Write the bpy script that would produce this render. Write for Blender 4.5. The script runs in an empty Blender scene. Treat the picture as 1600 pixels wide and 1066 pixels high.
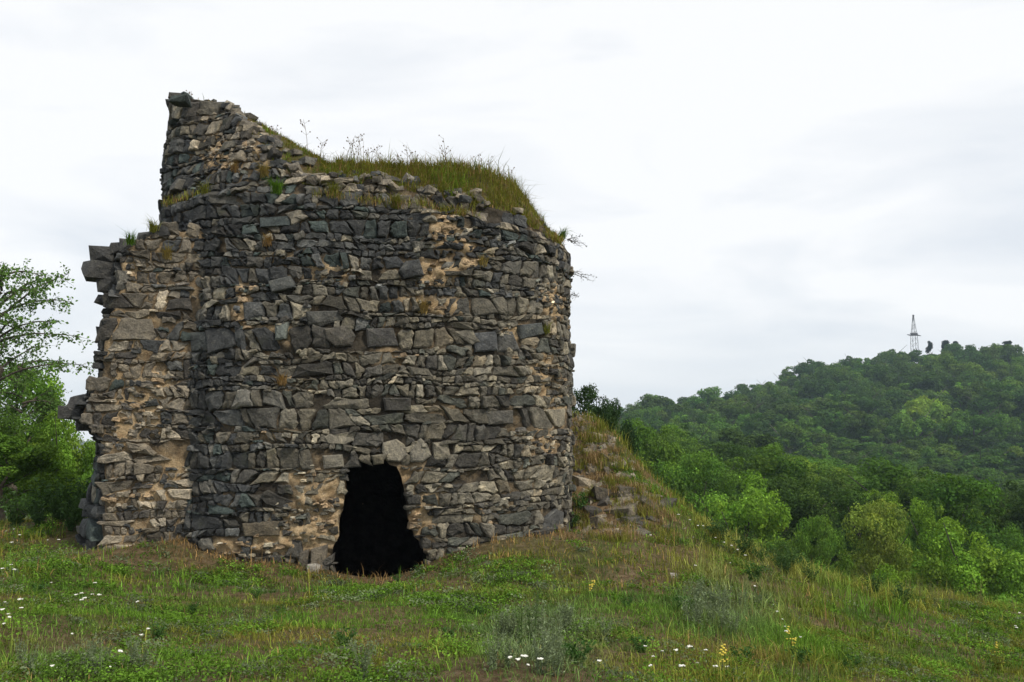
import bpy, math, random
import numpy as np
from mathutils import Vector

random.seed(7)
RNG = np.random.default_rng(7)
S = bpy.context.scene
COL = S.collection
PI = math.pi

# ------------------------------------------------------------------ camera
F = 1386.0
PITCH = math.atan(127 / F)
CAM = np.array([0.0, 0.0, 1.6])
cd = bpy.data.cameras.new("camera")
cam = bpy.data.objects.new("camera", cd)
COL.objects.link(cam)
cd.sensor_width = 36.0
cd.lens = 36.0 * F / 1600.0
cd.clip_start = 0.05
cd.clip_end = 5000
cam.location = CAM
cam.rotation_euler = (PI / 2 + PITCH, 0, 0)
S.camera = cam

# ------------------------------------------------------------------ sky, sun, exposure
SUN = np.array([0.56, -0.48, 0.80]); SUN /= np.linalg.norm(SUN)
w = bpy.data.worlds.new("World")
S.world = w
w.use_nodes = True
nt = w.node_tree
nt.nodes.clear()
def wn(t, **k):
    n = nt.nodes.new(t)
    for a, b in k.items():
        setattr(n, a, b)
    return n
wl = lambda a, b: nt.links.new(a, b)
sky = wn("ShaderNodeTexSky", sky_type='NISHITA', sun_disc=False,
         sun_elevation=math.asin(SUN[2]), sun_rotation=math.atan2(SUN[0], SUN[1]))
tc = wn("ShaderNodeTexCoord")
mp = wn("ShaderNodeMapping")
mp.inputs['Scale'].default_value = (1.1, 1.1, 4.2)
mp.inputs['Rotation'].default_value = (0.10, 0.36, 0.3)
n1 = wn("ShaderNodeTexNoise")
n1.inputs['Scale'].default_value = 2.1
n1.inputs['Detail'].default_value = 6
n1.inputs['Roughness'].default_value = 0.5
n1.inputs['Distortion'].default_value = 0.5
r1 = wn("ShaderNodeValToRGB")
r1.color_ramp.elements[0].position = 0.30
r1.color_ramp.elements[0].color = (5.6, 5.95, 6.4, 1)
r1.color_ramp.elements[1].position = 0.54
r1.color_ramp.elements[1].color = (7.35, 7.42, 7.5, 1)
mx = wn("ShaderNodeMix", data_type='RGBA')
mx.inputs[0].default_value = 0.94
bg = wn("ShaderNodeBackground")
bg.inputs['Strength'].default_value = 0.1
wo = wn("ShaderNodeOutputWorld")
wl(tc.outputs['Generated'], mp.inputs['Vector'])
wl(mp.outputs[0], n1.inputs['Vector'])
wl(n1.outputs['Fac'], r1.inputs[0])
wl(sky.outputs[0], mx.inputs[6])
wl(r1.outputs[0], mx.inputs[7])
wl(mx.outputs[2], bg.inputs['Color'])
wl(bg.outputs[0], wo.inputs['Surface'])

sd = bpy.data.lights.new("sun", 'SUN')
sd.energy = 2.3
sd.angle = math.radians(8)
sd.color = (1.0, 0.91, 0.77)
so = bpy.data.objects.new("sun", sd)
COL.objects.link(so)
so.rotation_euler = Vector(SUN).to_track_quat('Z', 'Y').to_euler()
so.location = (30, -40, 40)
S.view_settings.view_transform = 'Standard'
S.view_settings.look = 'None'
S.view_settings.gamma = 1
S.view_settings.use_curve_mapping = False
S.view_settings.exposure = 0.5
S.render.engine = 'CYCLES'
S.cycles.max_bounces = 6
S.cycles.volume_bounces = 0
S.cycles.use_denoising = True

# ------------------------------------------------------------------ maths helpers
CP, SP = math.cos(PITCH), math.sin(PITCH)
def ray(px, py):
    u = (px - 800) / F; v = (533 - py) / F
    d = np.array([u, CP - v * SP, SP + v * CP])
    return d / d[1]
def P(px, py, Y):
    return CAM + ray(px, py) * Y
def proj(p):
    p = np.asarray(p, float) - CAM
    y = p[..., 1] * CP + p[..., 2] * SP
    z = -p[..., 1] * SP + p[..., 2] * CP
    y = np.maximum(y, 0.05)
    return np.stack([800 + F * p[..., 0] / y, 533 - F * z / y], -1)

def _h(ix, iy, s):
    n = (ix.astype(np.int64) * 374761393 + iy.astype(np.int64) * 668265263 + s * 974634777) & 0x7fffffff
    n = (n ^ (n >> 13)) * 1274126177 & 0x7fffffff
    n = (n ^ (n >> 16)) & 0xffff
    return n / 65535.0
def vn(x, y, seed=0):
    x = np.asarray(x, float); y = np.asarray(y, float)
    x, y = np.broadcast_arrays(x, y)
    ix = np.floor(x); iy = np.floor(y)
    fx = x - ix; fy = y - iy
    fx = fx * fx * (3 - 2 * fx); fy = fy * fy * (3 - 2 * fy)
    a = _h(ix, iy, seed); b = _h(ix + 1, iy, seed); c = _h(ix, iy + 1, seed); d = _h(ix + 1, iy + 1, seed)
    return (a * (1 - fx) + b * fx) * (1 - fy) + (c * (1 - fx) + d * fx) * fy
def fb(x, y, seed=0, o=3):
    t = 0; a = 0.5; s = 0
    for k in range(o):
        t = t + a * vn(np.asarray(x) * 2 ** k, np.asarray(y) * 2 ** k, seed + k * 17); s += a; a *= 0.5
    return t / s
def sstep(a, b, x):
    t = np.clip((np.asarray(x, float) - a) / (b - a), 0, 1)
    return t * t * (3 - 2 * t)
def inpoly(x, y, poly):
    x = np.asarray(x); y = np.asarray(y)
    c = np.zeros(np.broadcast(x, y).shape, bool)
    n = len(poly)
    for i in range(n):
        x1, y1 = poly[i]; x2, y2 = poly[(i + 1) % n]
        if y1 == y2: continue
        c ^= ((y1 > y) != (y2 > y)) & (x < (x2 - x1) * (y - y1) / (y2 - y1) + x1)
    return c

# ------------------------------------------------------------------ object helpers
def mesh_np(name, V, Fc, mat=None, tint=None, smooth=False):
    V = np.ascontiguousarray(V, np.float32).reshape(-1, 3)
    Fc = np.ascontiguousarray(Fc, np.int32)
    m, k = Fc.shape
    me = bpy.data.meshes.new(name)
    me.vertices.add(len(V)); me.vertices.foreach_set("co", V.ravel())
    me.loops.add(m * k); me.loops.foreach_set("vertex_index", Fc.ravel())
    me.polygons.add(m); me.polygons.foreach_set("loop_start", np.arange(0, m * k, k, dtype=np.int32))
    if tint is not None:
        t = np.ones((len(V), 4), np.float32); t[:, :3] = np.broadcast_to(tint, (len(V), 3))
        a = me.attributes.new("tint", 'FLOAT_COLOR', 'POINT')
        a.data.foreach_set("color", t.ravel())
    me.update(calc_edges=True)
    me.polygons.foreach_set("use_smooth", np.full(m, smooth, bool))
    if mat: me.materials.append(mat)
    return me
def obj(name, me, parent=None, loc=(0, 0, 0), kind=None):
    o = bpy.data.objects.new(name, me)
    COL.objects.link(o)
    o.location = loc
    if parent: o.parent = parent
    if kind: o['kind'] = kind
    return o
def tag(o, label, cat, group=None):
    o['label'] = label; o['category'] = cat
    if group: o['group'] = group
    return o
def thing(name, label, cat, loc=(0, 0, 0), group=None):
    o = bpy.data.objects.new(name, None)
    COL.objects.link(o); o.location = loc
    o.empty_display_size = 0.2
    return tag(o, label, cat, group)
def copy_thing(r, label=None, color=None):
    c = r.copy(); COL.objects.link(c)
    if label: c['label'] = label
    for ch in list(r.children):
        d = ch.copy(); COL.objects.link(d); d.parent = c
        if color is not None: d.color = color
    return c

class MB:
    """polygon soup -> one mesh"""
    def __init__(s): s.V = []; s.T = []; s.C = []; s.n = 0
    def add(s, V, T, c=(1, 1, 1)):
        V = np.asarray(V, float).reshape(-1, 3); T = np.asarray(T, int)
        s.V.append(V); s.T.append(T + s.n); s.C.append(np.broadcast_to(c, V.shape)); s.n += len(V)
    def mesh(s, name, mat, smooth=False, off=(0, 0, 0)):
        return mesh_np(name, np.concatenate(s.V) - np.asarray(off), np.concatenate(s.T), mat, np.concatenate(s.C), smooth)
def tube(mb, pts, rad, n=6, c=(1, 1, 1)):
    pts = np.asarray(pts, float); m = len(pts)
    rad = np.broadcast_to(rad, (m,)) if np.ndim(rad) else np.full(m, rad)
    V = []
    for i in range(m):
        t = pts[min(i + 1, m - 1)] - pts[max(i - 1, 0)]
        t = t / (np.linalg.norm(t) + 1e-9)
        a = np.array([0, 0, 1.0]) if abs(t[2]) < 0.9 else np.array([1.0, 0, 0])
        u = np.cross(t, a); u /= np.linalg.norm(u); v = np.cross(t, u)
        for k in range(n):
            g = 2 * PI * k / n
            V.append(pts[i] + rad[i] * (u * math.cos(g) + v * math.sin(g)))
    T = []
    for i in range(m - 1):
        for k in range(n):
            a = i * n + k; b = i * n + (k + 1) % n
            T += [(a, b, b + n), (a, b + n, a + n)]
    V += [pts[0], pts[-1]]
    q = m * n
    for k in range(n):
        T += [(q, (k + 1) % n, k), (q + 1, (m - 1) * n + k, (m - 1) * n + (k + 1) % n)]
    mb.add(V, T, c)

# ------------------------------------------------------------------ materials
def newmat(name):
    m = bpy.data.materials.new(name); m.use_nodes = True
    t = m.node_tree; t.nodes.clear()
    return m, t
def N(t, ty, ins=None, **k):
    n = t.nodes.new(ty)
    for a, b in k.items(): setattr(n, a, b)
    for a, b in (ins or {}).items():
        if hasattr(b, 'node'): t.links.new(b, n.inputs[a])
        else: n.inputs[a].default_value = b
    return n
def mixc(t, fac, a, b, bt='MIX'):
    n = t.nodes.new("ShaderNodeMix"); n.data_type = 'RGBA'; n.blend_type = bt
    for i, x in ((0, fac), (6, a), (7, b)):
        if hasattr(x, 'node'): t.links.new(x, n.inputs[i])
        else: n.inputs[i].default_value = x if i == 0 or len(x) == 4 else (*x, 1)
    return n.outputs[2]
def ramp(t, fac, stops):
    n = t.nodes.new("ShaderNodeValToRGB"); t.links.new(fac, n.inputs[0])
    e = n.color_ramp.elements
    while len(e) < len(stops): e.new(0.5)
    for x, (p, c) in zip(e, stops):
        x.position = p; x.color = (*c, 1) if len(c) == 3 else c
    return n.outputs[0]
def noise(t, vec, sc, det=4, ro=0.55, dist=0.0):
    n = N(t, "ShaderNodeTexNoise", {'Vector': vec, 'Scale': sc, 'Detail': det, 'Roughness': ro, 'Distortion': dist})
    return n.outputs['Fac']
def out(t, sh):
    o = t.nodes.new("ShaderNodeOutputMaterial"); t.links.new(sh, o.inputs['Surface'])
def wpos(t):
    return N(t, "ShaderNodeNewGeometry").outputs['Position']
def attr(t, a="tint"):
    n = t.nodes.new("ShaderNodeAttribute"); n.attribute_name = a
    return n.outputs['Color']

def stone_mat():
    m, t = newmat("weathered_stone")
    p = wpos(t)
    c = attr(t)
    a = noise(t, p, 9, 6, 0.65)
    c = mixc(t, 1.0, c, ramp(t, a, [(0.28, (0.45, 0.46, 0.48)), (0.52, (1, 1, 1)), (0.74, (1.65, 1.6, 1.48))]), 'MULTIPLY')
    b = noise(t, p, 38, 5, 0.7)
    c = mixc(t, 1.0, c, ramp(t, b, [(0.3, (0.6, 0.6, 0.6)), (0.5, (1, 1, 1)), (0.72, (1.5, 1.5, 1.45))]), 'MULTIPLY')
    li = noise(t, p, 5.5, 5, 0.7, 0.4)
    c = mixc(t, ramp(t, li, [(0.60, (0, 0, 0)), (0.72, (0.42, 0.42, 0.42))]), c, (0.24, 0.235, 0.20))
    mo = noise(t, p, 2.2, 5, 0.65)
    c = mixc(t, ramp(t, mo, [(0.60, (0, 0, 0)), (0.75, (0.45, 0.45, 0.45))]), c, (0.055, 0.065, 0.025))
    ch = noise(t, p, 24, 4, 0.75, 0.6)
    c = mixc(t, ramp(t, ch, [(0.63, (0, 0, 0)), (0.70, (0.55, 0.55, 0.55))]), c, (0.30, 0.28, 0.23))
    b0 = N(t, "ShaderNodeBump", {'Height': noise(t, p, 9, 5, 0.7, 0.3), 'Strength': 0.9, 'Distance': 0.06})
    bp = N(t, "ShaderNodeBump", {'Height': noise(t, p, 30, 7, 0.75), 'Strength': 0.9, 'Distance': 0.03, 'Normal': b0.outputs[0]})
    s = N(t, "ShaderNodeBsdfPrincipled", {'Base Color': c, 'Roughness': 0.82, 'Normal': bp.outputs[0]})
    s.inputs['Specular IOR Level'].default_value = 0.35
    out(t, s.outputs[0]); return m
def mortar_mat():
    m, t = newmat("lime_mortar")
    p = wpos(t)
    a = noise(t, p, 7, 6, 0.7)
    dark = ramp(t, a, [(0.3, (0.025, 0.023, 0.020)), (0.7, (0.085, 0.072, 0.054))])
    tan = ramp(t, a, [(0.28, (0.26, 0.17, 0.09)), (0.5, (0.46, 0.34, 0.20)), (0.75, (0.56, 0.46, 0.32))])
    n = t.nodes.new("ShaderNodeAttribute"); n.attribute_name = "tint"
    sep = N(t, "ShaderNodeSeparateColor", {'Color': n.outputs['Color']})
    big = noise(t, p, 1.7, 5, 0.65)
    ad = N(t, "ShaderNodeMath", {0: sep.outputs[0], 1: big}, operation='ADD')
    f = ramp(t, ad.outputs[0], [(0.53, (0.0, 0, 0)), (0.88, (1, 1, 1))])
    c = mixc(t, f, dark, tan)
    g = noise(t, p, 60, 4, 0.7)
    c = mixc(t, 1.0, c, ramp(t, g, [(0.3, (0.65, 0.65, 0.65)), (0.7, (1.3, 1.3, 1.3))]), 'MULTIPLY')
    bp = N(t, "ShaderNodeBump", {'Height': noise(t, p, 20, 7, 0.75), 'Strength': 1.0, 'Distance': 0.05})
    s = N(t, "ShaderNodeBsdfPrincipled", {'Base Color': c, 'Roughness': 0.95, 'Normal': bp.outputs[0]})
    s.inputs['Specular IOR Level'].default_value = 0.15
    out(t, s.outputs[0]); return m
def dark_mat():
    m, t = newmat("shade_black_passage_stone")
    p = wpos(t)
    c = ramp(t, noise(t, p, 6, 5), [(0.3, (0.008, 0.008, 0.008)), (0.7, (0.022, 0.02, 0.018))])  # near-black base colour: the shade inside the doorway is put into the stone
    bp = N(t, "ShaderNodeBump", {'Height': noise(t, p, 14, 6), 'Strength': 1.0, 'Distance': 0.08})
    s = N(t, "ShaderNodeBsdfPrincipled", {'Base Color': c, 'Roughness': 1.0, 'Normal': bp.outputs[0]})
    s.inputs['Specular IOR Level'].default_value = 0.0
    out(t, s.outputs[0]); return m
def leaf_mat(name, trans=0.3, usecol=True, spec=0.06):
    m, t = newmat(name)
    c = attr(t)
    if usecol:
        oi = t.nodes.new("ShaderNodeObjectInfo")
        c = mixc(t, 1.0, c, oi.outputs['Color'], 'MULTIPLY')
    s = N(t, "ShaderNodeBsdfPrincipled", {'Base Color': c, 'Roughness': 0.85})
    s.inputs['Specular IOR Level'].default_value = spec
    tr = N(t, "ShaderNodeBsdfTranslucent", {'Color': mixc(t, 1.0, c, (1.25, 1.3, 0.6), 'MULTIPLY')})
    mx = N(t, "ShaderNodeMixShader", {0: trans, 1: s.outputs[0], 2: tr.outputs[0]})
    out(t, mx.outputs[0]); return m
def plain_mat(name, c1, c2, sc=20, rough=0.85, bump=0.4, metal=0.0, usetint=False):
    m, t = newmat(name)
    p = wpos(t)
    c = ramp(t, noise(t, p, sc, 5, 0.6), [(0.3, c1), (0.7, c2)])
    if usetint: c = mixc(t, 1.0, c, attr(t), 'MULTIPLY')
    bp = N(t, "ShaderNodeBump", {'Height': noise(t, p, sc * 2, 5), 'Strength': bump, 'Distance': 0.02})
    s = N(t, "ShaderNodeBsdfPrincipled", {'Base Color': c, 'Roughness': rough, 'Metallic': metal, 'Normal': bp.outputs[0]})
    out(t, s.outputs[0]); return m
def ground_mat():
    m, t = newmat("turf_and_soil")
    p = wpos(t)
    soil = ramp(t, noise(t, p, 9, 6, 0.7), [(0.3, (0.055, 0.036, 0.020)), (0.5, (0.13, 0.088, 0.050)), (0.62, (0.21, 0.155, 0.095)), (0.75, (0.10, 0.085, 0.04))])
    moss = ramp(t, noise(t, p, 14, 5, 0.7), [(0.3, (0.035, 0.050, 0.014)), (0.7, (0.09, 0.105, 0.030))])
    f = ramp(t, noise(t, p, 1.6, 6, 0.65), [(0.38, (0.15, 0.15, 0.15)), (0.58, (0.95, 0.95, 0.95))])
    n = t.nodes.new("ShaderNodeAttribute"); n.attribute_name = "tint"
    sep = N(t, "ShaderNodeSeparateColor", {'Color': n.outputs['Color']})
    inv = N(t, "ShaderNodeMath", {0: 1.0, 1: sep.outputs[0]}, operation='SUBTRACT')
    ff = N(t, "ShaderNodeMath", {0: f, 1: inv.outputs[0]}, operation='MULTIPLY')
    c = mixc(t, ff.outputs[0], soil, moss)
    rub = ramp(t, noise(t, p, 7, 6, 0.75), [(0.3, (0.07, 0.05, 0.03)), (0.5, (0.17, 0.115, 0.065)), (0.7, (0.32, 0.24, 0.15))])
    rf = N(t, 'ShaderNodeMath', {0: sep.outputs[1], 1: ramp(t, noise(t, p, 3.5, 4, 0.6), [(0.40, (0.15, 0.15, 0.15)), (0.6, (1, 1, 1))])}, operation='MULTIPLY')
    c = mixc(t, rf.outputs[0], c, rub)
    bp = N(t, "ShaderNodeBump", {'Height': noise(t, p, 22, 7, 0.75), 'Strength': 1.0, 'Distance': 0.05})
    s = N(t, "ShaderNodeBsdfPrincipled", {'Base Color': c, 'Roughness': 0.95, 'Normal': bp.outputs[0]})
    s.inputs['Specular IOR Level'].default_value = 0.1
    out(t, s.outputs[0]); return m
M_STONE = stone_mat(); M_MORTAR = mortar_mat(); M_DARK = dark_mat(); M_GROUND = ground_mat()
M_LEAF = leaf_mat("tree_leaves", 0.30)
M_GRASS = leaf_mat("grass_blades", 0.25, False, 0.04)
M_PLANT = leaf_mat("plant_leaves", 0.25, False, 0.05)
M_BARK = plain_mat("bark", (0.035, 0.028, 0.02), (0.10, 0.085, 0.065), 18, 0.9, 0.8)
M_FLOOR = plain_mat("forest_floor", (0.02, 0.03, 0.01), (0.045, 0.06, 0.02), 0.5, 1.0, 0.5)
M_STEEL = plain_mat("galvanised_steel", (0.05, 0.055, 0.065), (0.09, 0.095, 0.105), 3, 0.6, 0.1, 0.3)
M_PETAL = plain_mat("white_petals", (0.62, 0.62, 0.56), (0.82, 0.82, 0.76), 60, 0.7, 0.1)
M_YELLOW = plain_mat("yellow_petals", (0.55, 0.42, 0.04), (0.75, 0.62, 0.08), 60, 0.7, 0.1)

# ------------------------------------------------------------------ tower parameters
def shape(phi):
    phi = np.asarray(phi, float)
    p = np.where(phi > 0, 3.6, 2.5)
    return (np.abs(np.cos(phi)) ** p + np.abs(np.sin(phi)) ** p) ** (-1 / p)
aL = math.atan(ray(243, 500)[0]); aR = math.atan(ray(889, 500)[0])
FRONT = 13.4
_ph = np.linspace(-PI, PI, 7201)
_sh = shape(_ph)
ac = (aL + aR) / 2; TR = 3.6
for _ in range(60):
    TD = FRONT + TR
    TC = np.array([math.sin(ac) * TD, math.cos(ac) * TD])
    d0 = -TC / TD; e0 = np.array([-d0[1], d0[0]])
    q_ = TC + (d0 * np.cos(_ph)[:, None] + e0 * np.sin(_ph)[:, None]) * (_sh * TR)[:, None]
    az = np.arctan2(q_[:, 0], q_[:, 1])
    ac += 0.5 * ((aL + aR) / 2 - (az.min() + az.max()) / 2)
    TR *= (1 + 0.7 * ((aR - aL) / (az.max() - az.min()) - 1))
_len = np.concatenate([[0], np.cumsum(np.linalg.norm(np.diff(q_, axis=0), axis=1))]); _len -= np.interp(0, _ph, _len)
def s_of(phi): return np.interp(phi, _ph, _len)
def phi_of(s): return np.interp(s, _len, _ph)
def tn(phi):
    phi = np.asarray(phi, float)
    return d0 * np.cos(phi)[..., None] + e0 * np.sin(phi)[..., None]
_vis = np.linspace(-1.75, 1.75, 3001)
def thit(px, py, off=0.0):
    """where the pixel's ray meets the tower face (off = metres inside it): polar angle, height, distance along +Y"""
    d = ray(px, py); a = math.atan2(d[0], d[1])
    q = TC + tn(_vis) * (shape(_vis) * TR - off)[:, None]
    az = np.arctan2(q[:, 0], q[:, 1])
    sg = np.nonzero((az[:-1] - a) * (az[1:] - a) <= 0)[0]
    if len(sg): k = min(sg, key=lambda i: np.hypot(q[i, 0], q[i, 1]))
    else: k = int(np.argmin(np.abs(az - a)))
    s = q[k, 1]
    return float(_vis[k]), float((CAM + d * s)[2]), float(s)
RIM = [(243, 172), (252, 160), (263, 152), (285, 150), (305, 152), (335, 172), (365, 192), (390, 215), (420, 247), (455, 276),
       (500, 284), (560, 284), (600, 292), (650, 302), (700, 306), (750, 318), (800, 332), (830, 346), (860, 366), (880, 382), (888, 392)]
SKY = [(240, 160), (263, 150), (300, 150), (340, 168), (380, 192), (430, 208), (480, 236), (510, 258), (560, 262), (620, 264), (680, 264), (740, 262),
       (770, 272), (800, 292), (830, 318), (860, 350), (890, 388)]
LEDGE = [(243, 345), (330, 300), (430, 306), (540, 318), (650, 332), (750, 345), (850, 378), (888, 400)]
def _lst(L, r=0.0):
    A = sorted([thit(x, y, r)[:2] for x, y in L])
    return np.array([a[0] for a in A]), np.array([a[1] for a in A])
rim_p, rim_z = _lst(RIM, 0.15)
rim_p = np.concatenate([[-PI, -2.4, -1.75], rim_p, [1.9, 2.6, PI]])
rim_z = np.concatenate([[4.2, 5.4, 6.3], rim_z, [4.5, 4.3, 4.2]])
led_p, led_z = _lst(LEDGE)
def Hrim(phi):
    return np.interp(phi, rim_p, rim_z) + 0.10 * (vn(np.asarray(phi) * 14, 3.0, 5) - 0.5) + 0.10 * (vn(np.asarray(phi) * 37, 8.0, 6) - 0.5)
def rfun(phi, z):
    phi = np.asarray(phi, float); z = np.asarray(z, float)
    zl = np.interp(phi, led_p, led_z) + 0.12 * (vn(phi * 9, 1.0, 9) - 0.5)
    a = z - zl
    rec = 0.11 * sstep(0.0, 0.14, a)
    pk = sstep(-1.15, -0.85, phi) * (1 - sstep(-0.35, -0.1, phi))
    rec = rec * (1 - 0.9 * (1 - sstep(-1.35, -1.0, phi))) + pk * np.clip(a, 0, 2) * 0.30
    return TR * shape(phi) - 0.010 * (z + 0.7) - rec + 0.16 * (fb(phi * 4, z * 1.0, 21, 3) - 0.5)
DOOR = [(541, 742), (548, 727), (575, 722), (602, 719), (620, 729), (630, 756), (637, 790), (645, 825), (662, 850), (672, 872),
        (668, 900), (640, 925), (590, 935), (540, 925), (516, 900), (519, 872), (530, 838), (537, 790)]
_rd = random.Random(12)
_D2 = []
for _a, _b in zip(DOOR, DOOR[1:] + DOOR[:1]):
    _D2 += [_a, ((_a[0] + _b[0]) / 2 + _rd.uniform(-5, 5), (_a[1] + _b[1]) / 2 + _rd.uniform(-4, 4))]
DOOR = _D2
DOORS = [(lambda h: (float(s_of(h[0])), h[1]))(thit(x, y)) for x, y in DOOR]

def tdist(X, Y):
    dx = X - TC[0]; dy = Y - TC[1]
    ph_ = np.arctan2(dx * e0[0] + dy * e0[1], dx * d0[0] + dy * d0[1])
    return np.hypot(dx, dy) - TR * shape(ph_)

# ------------------------------------------------------------------ terrain
ctrl = []
def cpt(px, py, Y): ctrl.append(P(px, py, Y))
for x, y in [(285, 838), (340, 866), (420, 880), (500, 893), (590, 906), (680, 872), (760, 846), (830, 836), (880, 832)]:
    ph, z, s = thit(x, y); ctrl.append(CAM + ray(x, y) * s)
for a in [(95, 805, 15.4), (170, 832, 15.1), (240, 836, 15.1),
          (890, 832, 15.6), (898, 760, 16.2), (900, 690, 16.9), (896, 628, 17.7), (960, 832, 15.0), (960, 765, 15.9), (962, 700, 16.9), (958, 668, 17.7),
          (1040, 832, 14.8), (1042, 795, 16.0), (1000, 735, 17.2),
          (1095, 828, 16.0), (1150, 858, 16.4), (1200, 880, 16.8), (1250, 900, 17.4), (1300, 915, 18.2), (1400, 930, 19.6), (1500, 948, 20.5), (1600, 962, 20.5),
          (1060, 900, 11.8), (1200, 960, 10.8), (1400, 1000, 11.4), (1600, 1000, 12.8), (1600, 1066, 9.6), (1400, 1066, 8.2), (1200, 1066, 6.7), (1000, 1066, 5.7),
          (800, 1066, 5.4), (400, 1066, 5.4), (0, 1066, 5.4), (600, 925, 12.4), (600, 980, 8.8), (300, 905, 12.4), (130, 865, 13.8), (0, 825, 15.5), (0, 900, 10.4),
          (950, 880, 12.0), (900, 960, 8.8)]:
    cpt(*a)
ctrl += [np.array(c, float) for c in [(0, 0, 0), (-5, 0, 0), (5, 0, -0.2), (0, -6, 0.1), (-8, -6, 0.2), (8, -6, -0.6),
         (-11, 18, -0.5), (-12, 14, -0.2), (-14, 22, -1.6), (-9, 20, -1.0), (-18, 12, -0.4), (-20, 30, -5), (-8, 28, -3.5), (-3, 17, -0.5), (-3, 21, 0.3), (0, 23.0, -0.6),
         (3, 22, -1.3), (4.5, 20, -1.6), (8, 23, -4.2), (14, 26, -5.6), (18, 24, -5.2), (22, 14, -3.2), (22, 4, -2), (6, 30, -6), (16, 34, -8), (0, 34, -6), (-24, -4, 0)]]
CT = np.array(ctrl)
def rbf_fit(C, lam=0.02):
    D = np.linalg.norm(C[:, None, :2] - C[None, :, :2], axis=-1)
    n = len(C); A = np.zeros((n + 3, n + 3))
    A[:n, :n] = D + np.eye(n) * -lam
    A[:n, n] = 1; A[:n, n + 1:] = C[:, :2]; A[n, :n] = 1; A[n + 1:, :n] = C[:, :2].T
    return C, np.linalg.solve(A, np.concatenate([C[:, 2], [0, 0, 0]]))
def rbf(fit, X, Y):
    C, wt = fit; n = len(C)
    z = wt[n] + wt[n + 1] * X + wt[n + 2] * Y
    for i in range(n): z = z + wt[i] * np.sqrt((X - C[i, 0]) ** 2 + (Y - C[i, 1]) ** 2 + 0.04)
    return z
# far country: valley right of the ridge, wooded hill beyond
far = []
def fpt(px, Y, z): far.append(np.array([ray(px, 600)[0] * Y, Y, z]))
for px, z in [(-400, -7), (0, -6), (500, -7), (900, -7), (1100, -8.5), (1350, -9), (1600, -9.5), (2000, -9.5)]: fpt(px, 44, z)
for px, z in [(-400, -10), (0, -9), (600, -9), (950, -7.5), (1200, -11), (1600, -14), (2000, -14)]: fpt(px, 72, z)
for px, z in [(-400, -14), (200, -12), (700, -10), (1000, -7.8), (1150, -9.5), (1300, -14), (1450, -19), (1700, -21), (2200, -16)]: fpt(px, 125, z)
for px, z in [(0, -16), (700, -14), (1000, -11), (1150, -8.5), (1300, -8), (1450, -6), (1600, -6), (2000, -4)]: fpt(px, 220, z)
def gy(px, py, Y): fpt(px, Y, P(px, py, Y)[2])
for px, py in [(1040, 690), (1130, 676), (1190, 655), (1240, 620), (1310, 612), (1370, 615), (1430, 590), (1500, 598), (1600, 612), (1750, 620), (2100, 640)]: gy(px, py, 330)
for px, z in [(0, -18), (600, -18), (900, -16), (1200, -8), (1500, -4), (1900, -4), (2400, -8)]: fpt(px, 460, z)
for X, Y, z in [(-500, 100, -16), (-500, 700, -20), (0, 1100, -22), (600, 1100, -22), (600, 100, -18), (600, 500, -12), (-100, -200, -6), (300, -200, -8), (-500, -200, -8), (600, -200, -12), (0, 700, -20), (-25, 20, -4), (-25, 0, -1.5), (26, 10, -4.5), (26, 25, -7), (0, -10, -0.3), (26, -5, -3), (-25, -8, -1)]:
    far.append(np.array([X, Y, z], float))
FFAR = rbf_fit(np.array(far)); FNEAR = rbf_fit(CT)
BX0, BX1, BY0, BY1 = -26.0, 26.0, -8.0, 43.0
def zfar(X, Y): return rbf(FFAR, X, Y) + 3.0 * (fb(X / 40, Y / 40, 60) - 0.5) * sstep(45, 90, np.hypot(X, Y))
def znear(X, Y):
    z = rbf(FNEAR, X, Y)
    e = np.minimum.reduce([X - BX0, BX1 - X, Y - BY0 + 4, BY1 - Y])
    k = sstep(8, 0.5, e) if False else 1 - sstep(0.3, 8, e)
    z = z * (1 - k) + zfar(X, Y) * k
    z = z + 0.42 * (fb(X * 2.6, Y * 2.6, 37, 3) - 0.5) * np.exp(-((X - 1.9) / 1.0) ** 2 - ((Y - 16.6) / 1.4) ** 2)
    z = z + 0.22 * (fb(X * 0.7, Y * 0.7, 31, 3) - 0.5) + 0.09 * (fb(X * 3.1, Y * 3.1, 41, 3) - 0.5)
    return z
GST = 0.17
gx = np.arange(BX0, BX1 + 0.01, GST); gyv = np.arange(BY0, BY1 + 0.01, GST)
GX, GY = np.meshgrid(gx, gyv)
GZ = znear(GX, GY)
_tdg = tdist(GX, GY)
_dd = np.hypot(GX - (TC + tn(thit(590, 880)[0]) * (TR - 1.2))[0], GY - (TC + tn(thit(590, 880)[0]) * (TR - 1.2))[1])
GZ = GZ - 1.8 * sstep(0.0, -0.35, _tdg) * sstep(4.3, 3.3, _dd)
def ghash(X, Y):
    fx = np.clip((np.asarray(X, float) - BX0) / GST, 0, len(gx) - 1.001); fy = np.clip((np.asarray(Y, float) - BY0) / GST, 0, len(gyv) - 1.001)
    i = fx.astype(int); j = fy.astype(int); a = fx - i; b = fy - j
    return (GZ[j, i] * (1 - a) + GZ[j, i + 1] * a) * (1 - b) + (GZ[j + 1, i] * (1 - a) + GZ[j + 1, i + 1] * a) * b
def ground_at(px, py, y0=3.5, y1=42):
    d = ray(px, py)
    ys = np.arange(y0, y1, 0.04)
    p = CAM + d * ys[:, None]
    g = ghash(p[:, 0], p[:, 1])
    k = np.nonzero(p[:, 2] <= g)[0]
    if len(k) == 0: return None
    q = p[k[0]].copy(); q[2] = g[k[0]]
    return q
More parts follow.
